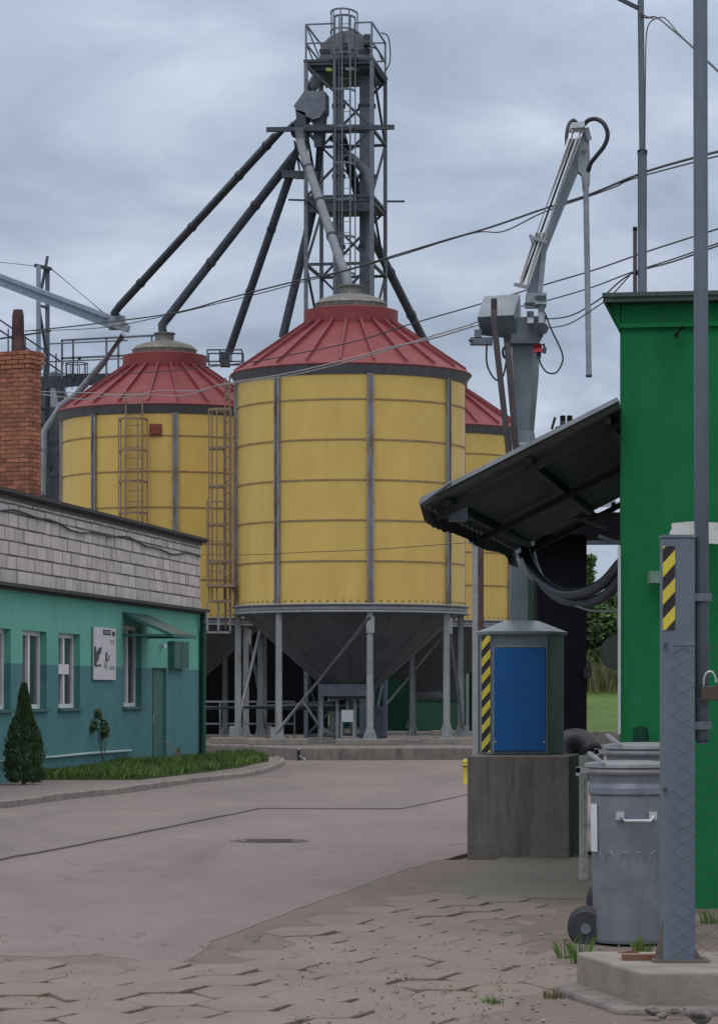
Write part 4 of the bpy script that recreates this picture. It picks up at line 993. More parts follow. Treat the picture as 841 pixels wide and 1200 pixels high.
# dark plant enclosure behind the crane column, beneath the canopy
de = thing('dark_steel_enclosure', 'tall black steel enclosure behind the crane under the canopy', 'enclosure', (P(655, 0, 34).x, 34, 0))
mb = MB(); a, b = P(629, 0, 34).x, P(687, 0, 34).x; mb.box((a, 34, 0), (b, 35.4, P(0, 628, 34).z)); mb.build('casing', steel_and_shade, de)
mb = MB(); mb.box((a - .3, 33.7, P(0, 628, 34).z), (P(760, 0, 34).x, 35.6, P(0, 603, 34).z)); mb.build('hood', steel_and_shade, de)
mb = MB(); mb.tube(smoothpath([P(687, 795, 33.9), P(691, 790, 33.9), P(690, 778, 33.9), P(687, 774, 33.9)], 4), .02, 6); mb.box(P(684, 795, 33.9), P(690, 782, 33.9) + Vector((0, .1, 0))); mb.build('latch', black, de)
mb = MB(); 
for y0, y1 in ((585, 578), (592, 590), (575, 562)): mb.bar(P(700, y0, 34.5), P(735, y1, 34.5), .05)
for x in (718, 728): mb.bar(P(x, 603, 34.5), P(x, 568, 34.5), .05)
mb.build('top_rail', galv_l, de)
mb = MB(); mb.bar(P(687, 636, 33.6), P(740, 636, 33.6), .05); mb.bar(P(700, 628, 33.6), P(740, 642, 33.6), .04); mb.build('strut', steel_d, de)
ty = thing('old_tyre', 'big worn black tyre leaning at the foot of the dark enclosure', 'tyre', (P(677, 0, 32).x, 32.6, 0))
mb = MB(); c = P(674, 886, 33); RR = .2
pts = [c + Vector((RR * math.cos(t * math.pi / 12), .1 * math.sin(t * math.pi / 12), RR * math.sin(t * math.pi / 12))) for t in range(25)]
mb.tube(pts, .12, 12, caps=False); mb.build('tread', rubber, ty)
# concrete low wall beyond (grey strip under the grass)
mb = MB(); mb.box((5.5, 84, -.05), (14, 84.3, .45)); tag(mb.build('low_wall', conc), 'low grey concrete wall in front of the grass bank', 'wall')

# pipe posts near the third silo
t = thing('steel_post', 'tall galvanised post standing left of the striped cabinet', 'post', Vector((P(556, 0, 66).x, 66, 0)))
mb = MB(); mb.box((P(553, 0, 66).x, 65.9, 0), (P(559.5, 0, 66).x, 66.05, P(0, 630, 66).z)); mb.build('shaft', galv_leg, t)
mb = MB(); c = P(556, 634, 65.9); mb.box(c + Vector((-.15, -.05, -.05)), c + Vector((.3, .2, .05))); mb.build('head_plate', galv, t)
mb = MB(); mb.tube([Vector((P(563, 0, 66.5).x, 66.5, 0)), P(563, 632, 66.5)], .065, 10)
tag(mb.build('rusty_pipe', mat('rust_pipe', (.11, .075, .065), .8, 0, (.07, .055, .05), 4)), 'thin rusty brown pipe right beside the tall galvanised post', 'pipe')

# ------------------------------------------------------------------ sampling crane on its concrete block
mb = MB(); q0 = G(547, 1006); q1 = q0 + Nn * .985
cb = MB(); cb.prism([q0, q1, q1 + D * 1.2, q0 + D * 1.2], (0, 0, -.05), (0, 0, .985))
tag(cb.build('concrete_block', conc_w, bevel=.012), 'big stained concrete block under the blue doored cabinet', 'concrete block')
Yc = 28.75
CRX = P(612, 0, 28.6).x
cr = thing('sampling_crane', 'grey column crane with articulated probe arm on blue doored cabinet', 'crane', (CRX, 28.7, .985))
cyb = 28.78
def cabpoly(s=1.0, dx=0): return [Vector((CRX + x * s + dx, cyb + y * s, 0)) for x, y in ((-.32, -.42), (.235, -.42), (.42, 0), (.235, .42), (-.32, .42), (-.42, -.06))]
mb = MB(); mb.prism(cabpoly(), (0, 0, .987), (0, 0, 2.17)); cabo = mb.build('cabinet', cab, cr, bevel=.008)
mb = MB(); pa = cabpoly(1.08); pb = [Vector((CRX - .0 + x, cyb + y, 0)) for x, y in ((-.14, -.14), (.12, -.14), (.17, 0), (.12, .16), (-.14, .16), (-.17, -.0))]
n6 = 6; vs = [p + Vector((0, 0, 2.165)) for p in pa] + [p + Vector((0, 0, 2.195)) for p in pa] + [p + Vector((0, 0, 2.305)) for p in pb]
mb.add(vs, [list(range(6))[::-1], [12 + i for i in range(6)]] + [(i, (i + 1) % 6, 6 + (i + 1) % 6, 6 + i) for i in range(6)] + [(6 + i, 6 + (i + 1) % 6, 12 + (i + 1) % 6, 12 + i) for i in range(6)])
mb.build('cabinet_roof', cab, cabo)
yf = cyb - .42
mb = MB(); a = P(578.5, 880, yf); b = P(638.5, 759, yf); mb.box((a.x, yf - .03, a.z), (b.x, yf - .002, b.z)); dr = mb.build('blue_door', blue, cabo, bevel=.006)
mb = MB(); a2 = P(582, 759, yf); b2 = P(634, 756.5, yf); mb.box((a2.x, yf - .035, a2.z + .003), (b2.x, yf - .003, b2.z)); mb.box((a.x - .02, yf - .012, a.z - .03), (a.x - .001, yf - .001, b.z + .02)); mb.box((b.x + .001, yf - .012, a.z - .03), (b.x + .02, yf - .001, b.z + .02)); mb.build('door_frame', galv, dr)
mb = MB()
for z in (a.z + .08,): mb.box((b.x - .02, yf - .035, z), (b.x - .005, yf - .03, z + .02)); mb.box((a.x + .005, yf - .035, z), (a.x + .02, yf - .03, z + .02))
mb.build('hinge', galv_l, dr)
# hazard strip on a thin board standing at the left chamfer
def hazard(parent, A, B, C_, Dd, m_y, nst, off, name='hazard_strip', ph=.0, slope=1.0):
    # A bottom-left, B bottom-right, C top-right, D top-left ; black board plus yellow slanted bands 
    mb = MB(); mb.prism([A, B, C_, Dd], (0, 0, 0), off); o = mb.build(name, black, parent)
    mb = MB(); offn = off * -.15
    H = 1.0; per = 1 / nst
    def pt(u, v): return (A.lerp(B, u)).lerp(Dd.lerp(C_, u), v) + offn
    for i in range(-1, nst + 1):
        v0 = (i + ph) * per; v1 = v0 + per * .5; sl = per * .5 * slope
        poly = [(0, v0), (1, v0 + sl), (1, v1 + sl), (0, v1)]
        # clip v to 0..1
        def clip(poly, f, keep):
            outp = []
            for k in range(len(poly)):
                p, q = poly[k], poly[(k + 1) % len(poly)]; ip, iq = keep(p[1]), keep(q[1])
                if ip: outp.append(p)
                if ip != iq: t_ = (f - p[1]) / (q[1] - p[1]); outp.append((p[0] + (q[0] - p[0]) * t_, f))
            return outp
        poly = clip(poly, 0., lambda v: v >= 0); 
        if len(poly) > 2: poly = clip(poly, 1., lambda v: v <= 1)
        if len(poly) > 2: mb.add([pt(*p) for p in poly], [tuple(range(len(poly)))])
    mb.build('yellow_band', m_y, o, recalc=False)
    return o
yz = yf - .0
hA, hB, hC, hD = P(564, 882, yz), P(574, 882, yz - .03), P(574, 745, yz - .03), P(564, 745, yz)
hazard(cr, hA, hB, hC, hD, pyellow, 7, Vector((0, .012, 0)), ph=.1, slope=1.25)
# column: lofted sections
secs = [(728, 597, 625), (600, 598, 626.5), (522, 600, 629), (519, 603.5, 628), (505, 603.5, 625.5), (439, 600.6, 631), (402, 599, 632), (388, 597, 634)]
mb = MB(); vs = []
for y, l_, r_ in secs:
    c = (P(l_, y, Yc) + P(r_, y, Yc)) / 2; h = (P(r_, y, Yc).x - P(l_, y, Yc).x) / 2
    for x, yy in ((-1, -.7), (.45, -.7), (1, .1), (.45, .9), (-1, .9)): vs.append(Vector((c.x + x * h, Yc + yy * h, c.z)))
m5 = 5; mb.add(vs, [list(range(5))[::-1], [(len(secs) - 1) * 5 + k for k in range(5)]] + [(i * 5 + k, i * 5 + (k + 1) % 5, (i + 1) * 5 + (k + 1) % 5, (i + 1) * 5 + k) for i in range(len(secs) - 1) for k in range(5)])
colo = mb.build('column', cab, cr)
# hydraulic unit box
def C(x, y, Y=28.5): return P(x, y, Y)
mb = MB(); A1, B1, C1, D1 = C(567, 347, 28.75), C(609, 344, 28.75), C(602, 369, 28.35), C(558.5, 371.5, 28.35)
E1, F1 = C(606, 398, 28.55), C(563, 393, 28.55); G1, H1 = C(611, 392, 28.9), C(568, 390, 28.9)
mb.add([A1, B1, C1, D1, E1, F1, G1, H1], [(0, 1, 2, 3), (3, 2, 4, 5), (5, 4, 6, 7), (7, 6, 1, 0), (1, 6, 4, 2), (0, 3, 5, 7)])
mb.build('hydraulic_box', cab, cr, bevel=.006)
mb = MB(); mb.prism([C(600, 372, 28.5), C(640, 370, 28.5), C(636, 394, 28.5), C(630, 402, 28.5), C(598, 402, 28.5)], (0, 0, 0), (0, .4, 0)); mb.build('slew_head', steel_m, cr)
mb = MB(); mb.box(C(551, 403, 28.4), C(577, 395, 28.4) + Vector((0, .15, 0))); mb.box(C(556, 396, 28.4), C(564, 386, 28.4) + Vector((0, .12, 0))); mb.tube([C(549, 399, 28.4), C(553, 399, 28.4)], .02, 8); mb.build('sensor_bracket', steel_m, cr)
mb = MB()
for x, y, h, r_ in ((621, 372, 14, .035), (634, 366, 26, .032), (620, 358, 6, .05), (633, 352, 10, .055)):
    mb.tube([C(x, y + h / 2, 28.45), C(x, y - h / 2, 28.45)], r_, 12)
mb.box(C(617, 358, 28.45), C(640, 343, 28.45) + Vector((0, .25, 0))); mb.build('valve_block', galv, cr)
mb = MB(); mb.tube([C(623, 386, 28.4), C(623, 386, 28.3)], .035, 12); mb.tube([C(635, 385, 28.45), C(635, 385, 28.35)], .06, 14); mb.build('motor', steel_d, cr)
mb = MB(); mb.tube([C(629, 403, 28.4), C(630, 413, 28.4)], [.04, .05], 12); mb.build('red_plug', redplug, cr)
mb = MB(); mb.tube([C(631, 413, 28.4), C(631, 420, 28.4)], .022, 10); mb.tube([C(636, 403, 28.4), C(638, 408, 28.4), C(637, 414, 28.4)], .02, 8); mb.build('plug_collar', steel_d, cr)
for nm, pts, rad in (('tube', [(578.5, 350), (578.5, 375), (582, 410), (597.5, 545), (603, 590)], .030), ('tube', [(593, 392), (594.5, 410), (605, 535), (609, 590)], .031)):
    mb = MB(); mb.tube([C(x, y, 28.28 if pts[0][0] < 580 else 28.4) for x, y in pts], rad, 10); mb.build('feed_tube', brownpipe, cr)
mb = MB(); mb.bar(C(600, 560, 28.35), C(612, 560, 28.6), .05); mb.build('tube_clamp', brownpipe, cr)
mb = MB()
mb.tube(smoothpath([C(570, 402), C(570, 425), C(576, 440), C(584, 446), C(590, 438), C(594, 415)], 6), .009, 6)
mb.tube(smoothpath([C(638, 366), C(645, 385), C(656, 408), C(659, 422), C(652, 436), C(642, 437), C(635, 430), C(631, 420)], 6), .009, 6)
mb.tube(smoothpath([C(593, 405), C(589, 410), C(590, 418), C(594, 420)], 4), .014, 6); mb.build('loop_cable', wire_m, cr)
mb = MB(); mb.tube(smoothpath([C(597, 650, 28.4), C(606, 656, 28.3), C(614, 668, 28.3), C(624, 680, 28.3)], 5), .012, 6); mb.build('pale_cable', wire_l, cr)
# arm: plate beam, twin tubes, tip bracket, hose loops, hanging probe
arm_pts = [(606, 343), (622, 343), (643, 289), (677, 202), (683, 180), (686, 150), (672, 148)]
mb = MB(); mb.prism([C(x, y, 28.62) for x, y in ((616, 345), (630, 345), (637, 305), (641.5, 291), (677, 202), (684, 160), (678, 160), (640, 270))], (0, 0, 0), (0, .12, 0)); arm = mb.build('arm_beam', mat('arm_grey', (.22, .25, .29), .5, .3, (.17, .20, .23), 6), cr, bevel=.004)
mb = MB(); rr4 = random.Random(3)                       # blue lettering strip, strokes too worn to read
a0, a1 = Vector((645.5, 272)), Vector((668, 210))
for i in range(15):
    t_ = i / 14.0; p = a0.lerp(a1, t_); w_ = Vector((rr4.uniform(1.2, 3.0), rr4.uniform(.3, 1.2))); hh = Vector((1.1, -2.9)) * rr4.uniform(.5, .9)
    q = [p - w_ * .5, p + w_ * .5, p + w_ * .5 + hh, p - w_ * .5 + hh]
    mb.add([C(v.x, v.y, 28.614) for v in q], [(0, 1, 2, 3)])
mb.build('lettering', mat('faded_blue_letter', (.18, .33, .40), .6), arm, recalc=False)
mb = MB(); mb.bar(C(610.7, 335, 28.55), C(672.5, 163, 28.55), .022, .02); mb.build('tube_gap', black, cr)  # black bar added to stand for the dark gap between the tubes
for x0, y0, x1, y1 in ((606.5, 335, 668, 163), (615, 335, 677, 163)):
    mb = MB(); A_, B_ = C(x0, y0, 28.5), C(x1, y1, 28.5); mb.tube([A_, B_], .029, 16)
    mb.tube([A_, A_.lerp(B_, .36)], .034, 16); mb.tube([A_.lerp(B_, 1.0), A_.lerp(B_, 1.06)], .03, 12); mb.build('arm_tube', mat('chrome_tube', (.86, .87, .9), .4, .1, (.78, .79, .82), 5), cr)
mb = MB(); mb.bar(C(602, 333, 28.46), C(619, 337, 28.46), .04, .03); mb.build('tube_clamp', galv, cr)
mb = MB(); mb.bar(C(624, 279, 28.45), C(641, 284, 28.45), .03, .03); mb.bar(C(621, 275, 28.45), C(624, 285, 28.45), .03); mb.build('tube_clamp', galv, cr)
mb = MB(); mb.bar(C(632, 345, 28.6), C(637, 292, 28.6), .05, .05); mb.build('lift_cylinder', galv, cr)
mb = MB(); mb.prism([C(x, y, 28.45) for x, y in ((668, 150), (669.5, 143.5), (684, 142), (685, 146), (683, 149))], (0, 0, 0), (0, .25, 0)); mb.build('tip_cap', galv_l, cr)
mb = MB(); mb.prism([C(x, y, 28.6) for x, y in ((684, 148), (687, 152), (690, 165), (691, 200), (691, 214), (689, 222), (683, 222), (681.5, 205), (677, 201), (676, 185))], (0, 0, 0), (0, .1, 0))
mb.bar(C(686, 150, 28.58), C(690, 164, 28.58), .035, .05); mb.tube([C(684, 175, 28.6), C(684, 175, 28.55)], .018, 8); mb.build('tip_bracket', galv, cr)
mb = MB(); mb.tube(smoothpath([C(683, 147, 28.55), C(689, 141, 28.5), C(698, 139.5, 28.45), (C(707, 145, 28.42)), C(711.5, 157, 28.42), C(708, 170, 28.45), C(699, 182, 28.5), C(692, 191, 28.55), C(689, 200, 28.6)], 7), .022, 12); mb.build('tip_hose', rubber, cr)
mb = MB(); mb.tube(smoothpath([C(676, 144, 28.8), C(671, 141, 28.8), C(666, 146, 28.75), C(663.5, 158, 28.7), C(663.5, 171, 28.65)], 7), .018, 10); mb.build('rear_hose', rubber, cr)
mb = MB(); mb.tube([C(686, 215, 28.6), C(689.5, 440, 28.6)], .028, 14); pr = mb.build('probe', galv, cr)
mb = MB(); mb.tube([C(689.5, 439, 28.6), C(689.6, 442, 28.6)], .031, 14); mb.build('probe_tip', steel_d, pr)

# yellow/black stub post and pale post
t = thing('yellow_bollard', 'short yellow bollard with black patch behind the concrete block', 'bollard', Vector((P(543, 0, 45).x, 45, 0)))
mb = MB(); c = G(545.5, 921); mb.tube([c, c + Vector((0, 0, .42)), c + Vector((0, 0, .46))], [.055, .055, .03], 12); mb.build('post', pyellow, t)
mb = MB(); mb.tube([c + Vector((.0, 0, .33)), c + Vector((0, 0, .40))], .057, 12); mb.build('black_band', black, t)
mb = MB(); a = P(679, 995, 24.5); b = P(688, 885, 24.5); mb.box((a.x, 24.5, 0), (b.x, 24.55, b.z))
for i in range(8): mb.box((a.x + .02, 24.49, .1 + i * .12), (a.x + .035, 24.5, .14 + i * .12))
tag(mb.build('white_board', mat('white_plank', (.50, .50, .48), .7, 0, (.40, .40, .38), 7)), 'narrow upright white board behind the left side of the front bin', 'board')

# ------------------------------------------------------------------ wheeled bins
def make_bin(loc, label, rz=0):
    root = thing('wheeled_bin', label, 'bin', loc, 0, 'galvanised wheeled bins'); o = Vector(loc)
    mb = MB(); prof = [(.225, .03), (.23, .05), (.238, .55), (.245, .72), (.247, .95), (.262, .965), (.262, 1.00), (.255, 1.03), (.262, 1.10)]
    mb.lathe(prof, 48, o); mb.build('body', bin_m, root)
    mb = MB()                                        # pressed arches
    for k in range(9):
        a = R(-60 + k * 15 * 1.55)
        def bp(da, z, rr_=-.0005):
            rad = .2365 + rr_ + (z - .55) * .05; return o + Vector((rad * math.sin(a + da), -rad * math.cos(a + da), z))
        pts = [bp(-.13, .14), bp(-.13, .52), bp(-.11, .57), bp(-.05, .60), bp(.05, .60), bp(.11, .57), bp(.13, .52), bp(.13, .14)]
        mb.tube(smoothpath(pts, 3), .0055, 6)
    mb.build('pressed_arch', bin_m, root)
    mb = MB(); mb.lathe([(.275, 1.085), (.285, 1.10), (.285, 1.115), (.27, 1.122), (.287, 1.13), (.286, 1.15), (.25, 1.16), (.15, 1.168), (0.001, 1.172)], 48, o)
    l_ = mb.build('lid', bin_l, root)
    mb = MB(); mb.box(o + Vector((-.345, -.1, 1.095)), o + Vector((-.18, -.07, 1.125))); mb.box(o + Vector((-.345, -.1, 1.075)), o + Vector((-.32, -.07, 1.13))); mb.bar(o + Vector((-.27, -.12, 1.22)), o + Vector((-.18, -.22, 1.15)), .02); mb.build('lid_lever', bin_l, l_)
    mb = MB()                                        # side handle
    def hpz(x, z): return o + Vector((x, -math.sqrt(max(.001, .25 ** 2 - x * x)) - .0, z))
    for x in (-.085, .12):
        p = hpz(x, .83); mb.box(p + Vector((-.025, -.035, -.025)), p + Vector((.025, .01, .025)))
    p, q = hpz(-.06, .80), hpz(.10, .80); mb.tube([hpz(-.08, .825) + Vector((0, -.04, 0)), p + Vector((0, -.055, -.0)), q + Vector((0, -.055, 0)), hpz(.12, .825) + Vector((0, -.04, 0))], .013, 8)
    mb.build('handle', galv_l, root)
    mb = MB(); 
    def bq_(ang, z, r_=.25): return o + Vector((r_ * math.sin(R(ang)), -r_ * math.cos(R(ang)), z))
    vs = []
    for i in range(5):
        an = -84 + i * 6; vs += [bq_(an, .60, .2475), bq_(an, .90, .2515)]
    mb.add(vs, [(2 * i, 2 * i + 2, 2 * i + 3, 2 * i + 1) for i in range(4)]); mb.build('label', mat('label_white', (.70, .70, .75), .6), root)
    for dx, dy in ((-.27, -.03), (-.25, .22)):
        c = o + Vector((dx, dy, .0)); mb = MB()
        c.z = .115; c = c + Vector((0, -.0, 0))
        ax = Vector((-.35, -.93, 0)).normalized()
        mb.tube([c - ax * .025, c - ax * .018, c + ax * .018, c + ax * .025], [.105, .125, .125, .105], 28); wh = mb.build('wheel', rubber, root)
        mb = MB(); mb.tube([c - ax * .02, c + ax * .035], .035, 14); mb.build('hub', steel_m, wh)
    mb = MB(); mb.bar(o + Vector((-.26, .1, .115)), o + Vector((-.05, .1, .115)), .03); mb.build('axle', steel_m, root)
    return root
bc = G(741, 1112); bin1 = make_bin((bc.x, bc.y + .2, 0), 'nearest galvanised wheeled bin with white sticker, in front of the green wall')
b2 = copy_tree(bin1); b2.location = (bc.x + .18, bc.y + 1.0, .10); b2['label'] = 'second galvanised bin hidden behind the nearest one, only its lid showing'

# ------------------------------------------------------------------ gate post, lamp pole, plinth, chain link
# concrete plinth
mb = MB()
zp = .22
p0 = P(675, 1116, (CH - zp) * F / (1116 - HY)); p1 = G(750, 1139, zp)
pa, pb = G(675, 1116, zp), G(750, 1139, zp)
foot = [pa, pb, Vector((pb.x + 3.5, pb.y - .02, 0)), Vector((pb.x + 3.5, pb.y + 1.1, 0)), Vector((pa.x + .05, pa.y + .05, 0))]
foot = [Vector((p.x, p.y, 0)) for p in foot]
mb.prism(foot, (0, 0, -.05), (0, 0, zp)); tag(mb.build('fence_plinth', conc_l, bevel=.015), 'low chipped concrete plinth under the gate post', 'plinth')
mb = MB(); off = Vector((-.13, -.10, 0)); ft2 = [foot[4] + Vector((-.1, .1, 0)), foot[0] + off, foot[1] + off + Vector((0, -.06, 0)), foot[1] + Vector((3.4, -.22, 0)), foot[1] + Vector((3.4, .1, 0)), foot[0] + Vector((.1, .2, 0))]
mb.prism(ft2, (0, 0, -.05), (0, 0, .055)); tag(mb.build('footing', conc, bevel=.02), 'rough broken footing ledge around the gate post plinth', 'footing')
# rubble on the footing
for i, (px, py, s) in enumerate(((765, 1187, .04), (790, 1186, .03), (775, 1192, .025), (818, 1194, .06), (806, 1184, .025))):
    c = G(px, py, .06); r_ = random.Random(i); bm = bmesh.new(); bmesh.ops.create_icosphere(bm, subdivisions=3, radius=s)
    for v in bm.verts: v.co *= 1 + .5 * nz2.noise(v.co * (1.1 / s) + Vector((i * 7, 0, 0))); v.co.z *= .6
    me = bpy.data.meshes.new('rubble_stone'); bm.to_mesh(me); bm.free(); me.polygons.foreach_set('use_smooth', [True] * len(me.polygons)); me.materials.append(conc); ob = bpy.data.objects.new('rubble_stone', me); col.objects.link(ob); ob.location = c + Vector((0, 0, s * .3))
    tag(ob, ['flat broken stone at the plinth corner', 'small chip beside the flat broken stone', 'lowest small chip under the plinth corner', 'largest pale rounded stone below the plinth face', 'tiny stone just above the largest pale one'][i], 'stone', 'rubble along the plinth foot')
Yp = (CH - zp) * F / (1128 - HY)
gp = thing('gate_post', 'square steel gate post with yellow and black hazard strip', 'post', P(795, 1128, Yp))
xa, xb = P(776, 0, Yp).x, P(814, 0, Yp).x; zt_ = P(0, 630, Yp).z
mb = MB(); mb.box((xa, Yp, zp), (xb, Yp + .15, zt_)); mb.build('shaft', post_m, gp, bevel=.008)
mb = MB(); mb.box((xa - .003, Yp - .005, zt_), (xb + .004, Yp + .155, zt_ + .015)); mb.build('cap', post_m, gp)
mb = MB(); mb.box((xa - .05, Yp - .04, zp), (xb + .07, Yp + .2, zp + .015)); mb.prism([(xa, Yp + .01, zp), (xa - .045, Yp + .01, zp), (xa, Yp + .01, zp + .22)], (0, 0, 0), (0, .01, 0)); mb.prism([(xb, Yp + .01, zp), (xb + .05, Yp + .01, zp), (xb, Yp + .01, zp + .07)], (0, 0, 0), (0, .01, 0)); mb.build('base_plate', mat('base_rust', (.10, .085, .075), .85, 0, (.15, .13, .11), 9), gp)
hazard(gp, P(776, 738, Yp - .006), P(790.5, 738, Yp - .006), P(790.5, 640, Yp - .006), P(776, 640, Yp - .006), pyellow, 3, Vector((0, .005, 0)), ph=-.12, slope=1.0)
for y in (756, 925): mb = MB(); c = P(779, y, Yp - .01); mb.tube([c, c + Vector((0, -.02, 0))], .012, 8); mb.build('bolt', steel_d, gp)
lp = thing('lamp_pole', 'tall plain steel pole clamped beside the gate post, cut by the top edge', 'pole', P(822, 870, Yp + .05))
mb = MB(); Yl = Yp + .08; mb.tube([P(822.5, 872, Yl), P(822, 865, Yl), P(820.5, 300, Yl), P(819.5, -200, Yl)], [.025, .037, .037, .037], 16); mb.build('pole', pole_m, lp)
mb = MB(); mb.box(P(826, 325, Yl), P(829, 250, Yl) + Vector((0, .03, 0))); mb.build('conduit', steel_m, lp)
mb = MB(); 
for y in (700, 850): c = P(818, y, Yl); mb.bar(c + Vector((-.03, -.05, 0)), c + Vector((.06, -.05, 0)), .012, .04); mb.bar(c + Vector((-.025, .0, 0)), c + Vector((-.02, -.055, 0)), .012, .04)
mb.build('clamp', steel_m, lp)
pk = thing('padlock', 'brown padlock with open steel shackle hanging on the tall pole', 'padlock', P(831, 820, Yp))
mb = MB(); mb.box(P(821, 821, Yp - .0) , P(843, 804, Yp - .0) + Vector((0, .03, 0))); mb.build('body', rust, pk, bevel=.004)
mb = MB(); mb.tube(smoothpath([P(824, 805, Yp + .015), P(824, 796, Yp + .015), P(827, 789, Yp + .015), P(831, 787, Yp + .015), (P(835, 789, Yp + .015)), P(838, 796, Yp + .015), P(838, 800, Yp + .015)], 4), .006, 8); mb.build('shackle', galv_l, pk)
# chain link
cl = thing('chain_link_fence', 'rusty chain link mesh tied across the gate post', 'fence', P(815, 1125, Yp - .02))
mb = MB(); Yw = Yp - .022; s = .062; x_l, x_r = P(793, 0, Yw).x, P(793, 0, Yw).x + 3.2; zb, ztp = .25, P(0, 757, Yw).z
k = 0; x = x_l
def zig(x0, ph):
    pts = []; z = zb; i = ph
    while z <= ztp: pts.append(Vector((x0 + (s / 2 if i % 2 else -s / 2 * .98), Yw + (.004 if i % 2 else 0), z))); z += s * .62; i += 1
    return pts
while x < x_r: mb.tube(zig(x, k), .0017, 4, caps=False); x += s; k += 1
mb.build('mesh', mat('mesh_wire', (.09, .085, .08), .7, .2), cl)
mb = MB()
for z in (ztp, ): mb.tube([(x_l - .02, Yw, z), (x_r, Yw, z)], .0025, 5)
mb.build('tension_wire', mat('mesh_wire', (.1, .1, .1)), cl)
mb = MB(); a = P(729, 1122, Yp + .1); b = P(768, 1121, Yp + .1); mb.box((a.x, Yp + .1, zp), (b.x, Yp + .17, zp + .03)); mb.prism([(a.x - .02, Yp + .2, zp + .03), (a.x + .1, Yp + .2, zp + .03), (a.x + .06, Yp + .2, zp + .045)], (0, 0, 0), (0, .04, 0))
tag(mb.build('brick_fragment', mat('brown_brick', (.17, .085, .055), .85)), 'brown brick piece lying on the plinth beside the gate post', 'brick')
# weeds
def tuft(px, py, z, n, h, spread, seed, label, m=grassm):
    r_ = random.Random(seed); c = G(px, py, z); mb = MB()
    for i in range(n):
        a = r_.uniform(0, 6.28); b_ = c + Vector((math.cos(a), math.sin(a), 0)) * spread * r_.random(); hh = h * r_.uniform(.4, 1.1); l_ = Vector((math.cos(a), math.sin(a) * .6, 0)) * hh * r_.uniform(.1, .6)
        s_ = Vector((.004, .002, 0)); mb.add([b_ - s_, b_ + s_, b_ + s_ * .6 + l_ * .4 + Vector((0, 0, hh * .6)), b_ + l_ + Vector((0, 0, hh))], [(0, 1, 2), (0, 2, 3)])
    return tag(mb.build('weed_tuft', m, recalc=False), label, 'weeds', 'weed tufts on the yard')
tuft(680, 1132, 0, 45, .19, .05, 1, 'bright grass tuft growing in front of the bin wheel')
tuft(662, 1126, 0, 18, .15, .04, 2, 'thin grass tuft just left of the bin wheel')
tuft(752, 1116, .15, 40, .10, .06, 3, 'green tuft between the bin and the gate post')
tuft(577, 1176, .02, 40, .035, .06, 4, 'flat dry tuft on the sandy paving near the bottom')
tuft(648, 1170, .02, 35, .06, .06, 5, 'small dry tuft left of the plinth corner', weedm)
tuft(832, 1175, .05, 120, .12, .10, 6, 'low green weeds at the foot of the plinth face')
tuft(836, 1085, .0, 60, .12, .10, 7, 'grass tuft behind the chain link mesh')

# ------------------------------------------------------------------ roof mast and wires
rm = thing('roof_mast', 'thin steel mast with short cross arm rising from the green roof', 'mast', P(751, 345, 23))
mb = MB(); mb.tube([P(752, 352, 23), P(752, 181, 23)], .036, 12); mb.tube([P(752, 182, 23), P(752, 176, 23)], .04, 12); mb.tube([P(752, 180, 23), P(749.5, -60, 23)], .025, 12); mb.build('pole', pole_m, rm)
mb = MB(); mb.bar(P(743.5, 352, 23), P(743.5, 268, 23), .03); mb.bar(P(741, 268, 23), P(746, 268, 23), .03); mb.bar(P(744, 320, 23), P(752, 320, 23), .03); mb.build('side_bar', brownpipe, rm)
mb = MB(); mb.bar(P(720, -4, 23), P(748, 10, 23), .03); mb.build('cross_arm', steel_d, rm)
def wire(label, pts, r=.012, m=wire_m, sm=6):
    mb = MB(); mb.tube(smoothpath(pts, sm), r * .72, 6); return tag(mb.build('overhead_wire', m), label, 'wire', 'overhead wires')
def wl(lst, Y0, Y1):
    n_ = len(lst); xs = [p[0] for p in lst]; return [P(x, y, Y0 + (Y1 - Y0) * (x - xs[0]) / (xs[-1] - xs[0])) for x, y in lst]
top = [(30, 388), (90, 382), (130, 377), (185, 370), (225, 362), (270, 349), (345, 330), (400, 318), (470, 297), (520, 282), (575, 266), (636, 245), (690, 228), (746, 205), (790, 191), (870, 170)]
wire('highest long wire crossing in front of the tower', wl(top, 70, 32), .022)
wire('looser strand sagging just below the highest long wire', wl([(30, 388), (120, 384), (190, 371), (250, 357), (300, 345), (345, 333), (400, 319), (470, 299), (520, 283), (560, 272), (590, 271), (636, 249), (690, 230), (720, 219), (746, 208), (870, 175)], 70, 32), .014)
wire('dark straight wire crossing the front silo roof', wl([(-10, 436), (60, 438), (160, 437), (280, 426), (350, 414), (420, 399), (480, 380), (560, 357), (640, 333), (700, 315), (760, 294), (860, 262)], 62, 32), .014)
wire('pale cable draped across both silo roofs', wl([(-10, 460), (30, 460), (70, 465), (100, 468), (130, 463), (180, 463), (220, 463), (262, 450), (330, 439), (400, 423), (458, 407), (505, 397), (552, 383)], 62, 36), .015, wire_l)
wire('second pale cable twisting with the draped one', wl([(-10, 461), (40, 459), (85, 460), (120, 461), (150, 466), (185, 458), (230, 458), (262, 451), (330, 442), (400, 426), (458, 409), (505, 394), (552, 380)], 62, 36), .013, wire_l)
wire('dark wire from the crane head up to the roof mast', wl([(552, 383), (600, 374), (660, 372), (700, 352), (737, 322), (790, 306), (860, 281)], 36, 24), .011)
wire('thin wire above it joining at the roof mast', wl([(552, 380), (600, 362), (645, 351), (695, 336), (737, 320), (790, 303), (860, 278)], 36, 24), .010)
wire('slack wire dipping lowest between crane and mast', wl([(636, 385), (665, 380), (695, 362), (715, 347), (737, 323)], 30, 23.2), .008)
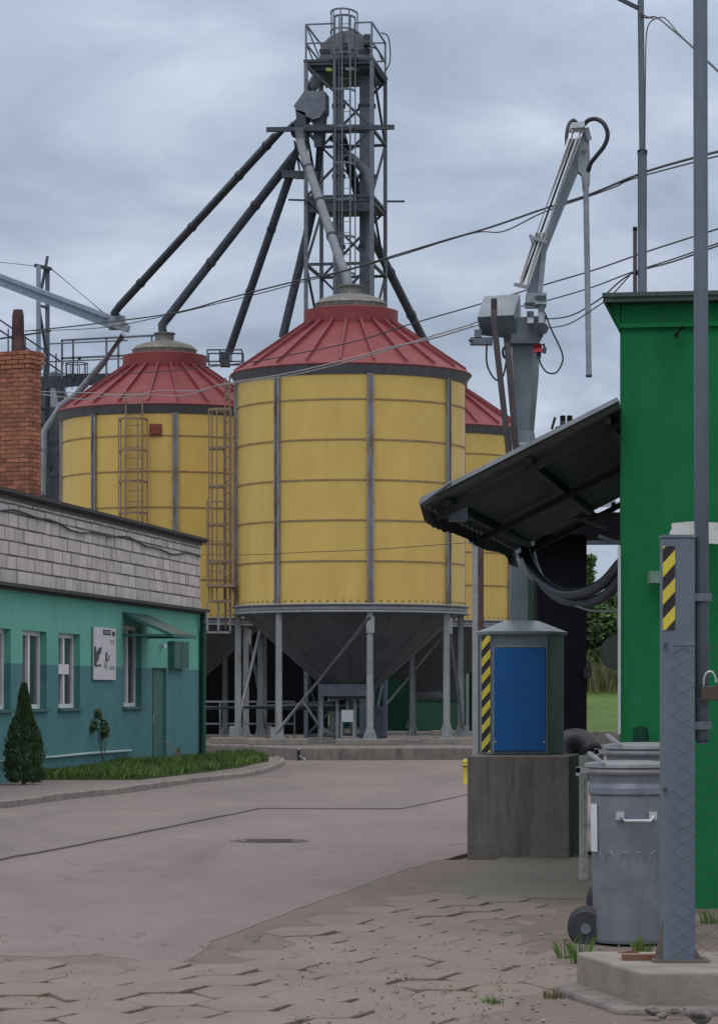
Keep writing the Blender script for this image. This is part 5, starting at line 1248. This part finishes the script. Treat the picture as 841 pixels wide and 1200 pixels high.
wire('thin wire crossing the yellow wall of the front silo', wl([(236, 650), (300, 650), (360, 647), (420, 645), (480, 641), (545, 636)], 60, 50), .010, mat('wire_brown', (.08, .06, .04), .7))
wire('upper wire looping from the roof mast to the right', [P(750, 18, 23), P(757, 21, 22.9), P(768, 20, 22.5), P(785, 33, 21), P(812, 56, 20), P(850, 92, 18)], .009)
wire('second wire looping beside the upper one', [P(750, 16, 23), P(765, 22, 22.6), P(778, 21, 22), P(795, 40, 20.6), P(812, 57, 20), P(850, 93, 18.1)], .007)
wire('wire hanging down along the roof mast', [P(767, 22, 22.9), P(760, 28, 22.9), P(756.5, 45, 22.9), P(755.5, 100, 22.9), P(755, 180, 22.9)], .007)

# ------------------------------------------------------------------ trees
def tree(x, y, z0, h, rw, label, seed, m=leafm, n=5000, ls=.16):
    t = thing('tree', label, 'tree', (x, y, z0), 0, 'trees beyond the grass bank'); r_ = random.Random(seed)
    mb = MB(); b = Vector((x, y, z0)); mb.tube([b, b + Vector((.1, 0, h * .5)), b + Vector((0, .1, h * .9))], [.18, .11, .03], 8)
    cl = []
    for i in range(14):
        a = r_.uniform(0, 6.28); zz_ = h * r_.uniform(.12, .95); rad = rw * (1 - .75 * (zz_ / h) ** 1.6) * r_.uniform(.3, .85); c = b + Vector((math.cos(a) * rad, math.sin(a) * rad, zz_)); cl.append((c, rw * r_.uniform(.28, .5) * (1.15 - .6 * zz_ / h)))
        mb.tube([b + Vector((0, 0, zz_ * .75)), c], [.05, .015], 5)
    cl.append((b + Vector((0, 0, h * .98)), rw * .2))
    mb.build('trunk', bark, t); mb = MB()
    for c, rad in cl: leaves(mb, c, rad, n // 15, ls, r_)
    mb.build('crown', m, t, recalc=False)
for i, (px, top_, Y, m_, lb) in enumerate(((690, 655, 120, leafm, 'bright green pointed tree behind the dark enclosure'), (712, 700, 124, leafd, 'darker rounded tree beyond the grass bank'), (735, 690, 128, leafd, 'broad dark tree partly behind the green building'), (668, 690, 126, leafd, 'dark tree hidden mostly behind the black enclosure'))):
    h_ = P(0, top_, Y).z - 1.8
    tree(P(px, 0, Y).x, Y, 1.8, h_, 1.5 if i == 0 else 2.0, lb, 30 + i, m_, 5200, .13)
for i in range(5):
    tree(10.0 + i * 2.4 - 2.5, 117 + (i % 2) * 3, 1.9, 2.6 + .5 * (i % 3), 1.7, ['leftmost low hedge tree on the bank', 'second low hedge tree from the left on the bank', 'middle low hedge tree on the bank', 'fourth low hedge tree from the left on the bank', 'rightmost low hedge tree on the bank'][i], 60 + i, leafd, 3000, .13)
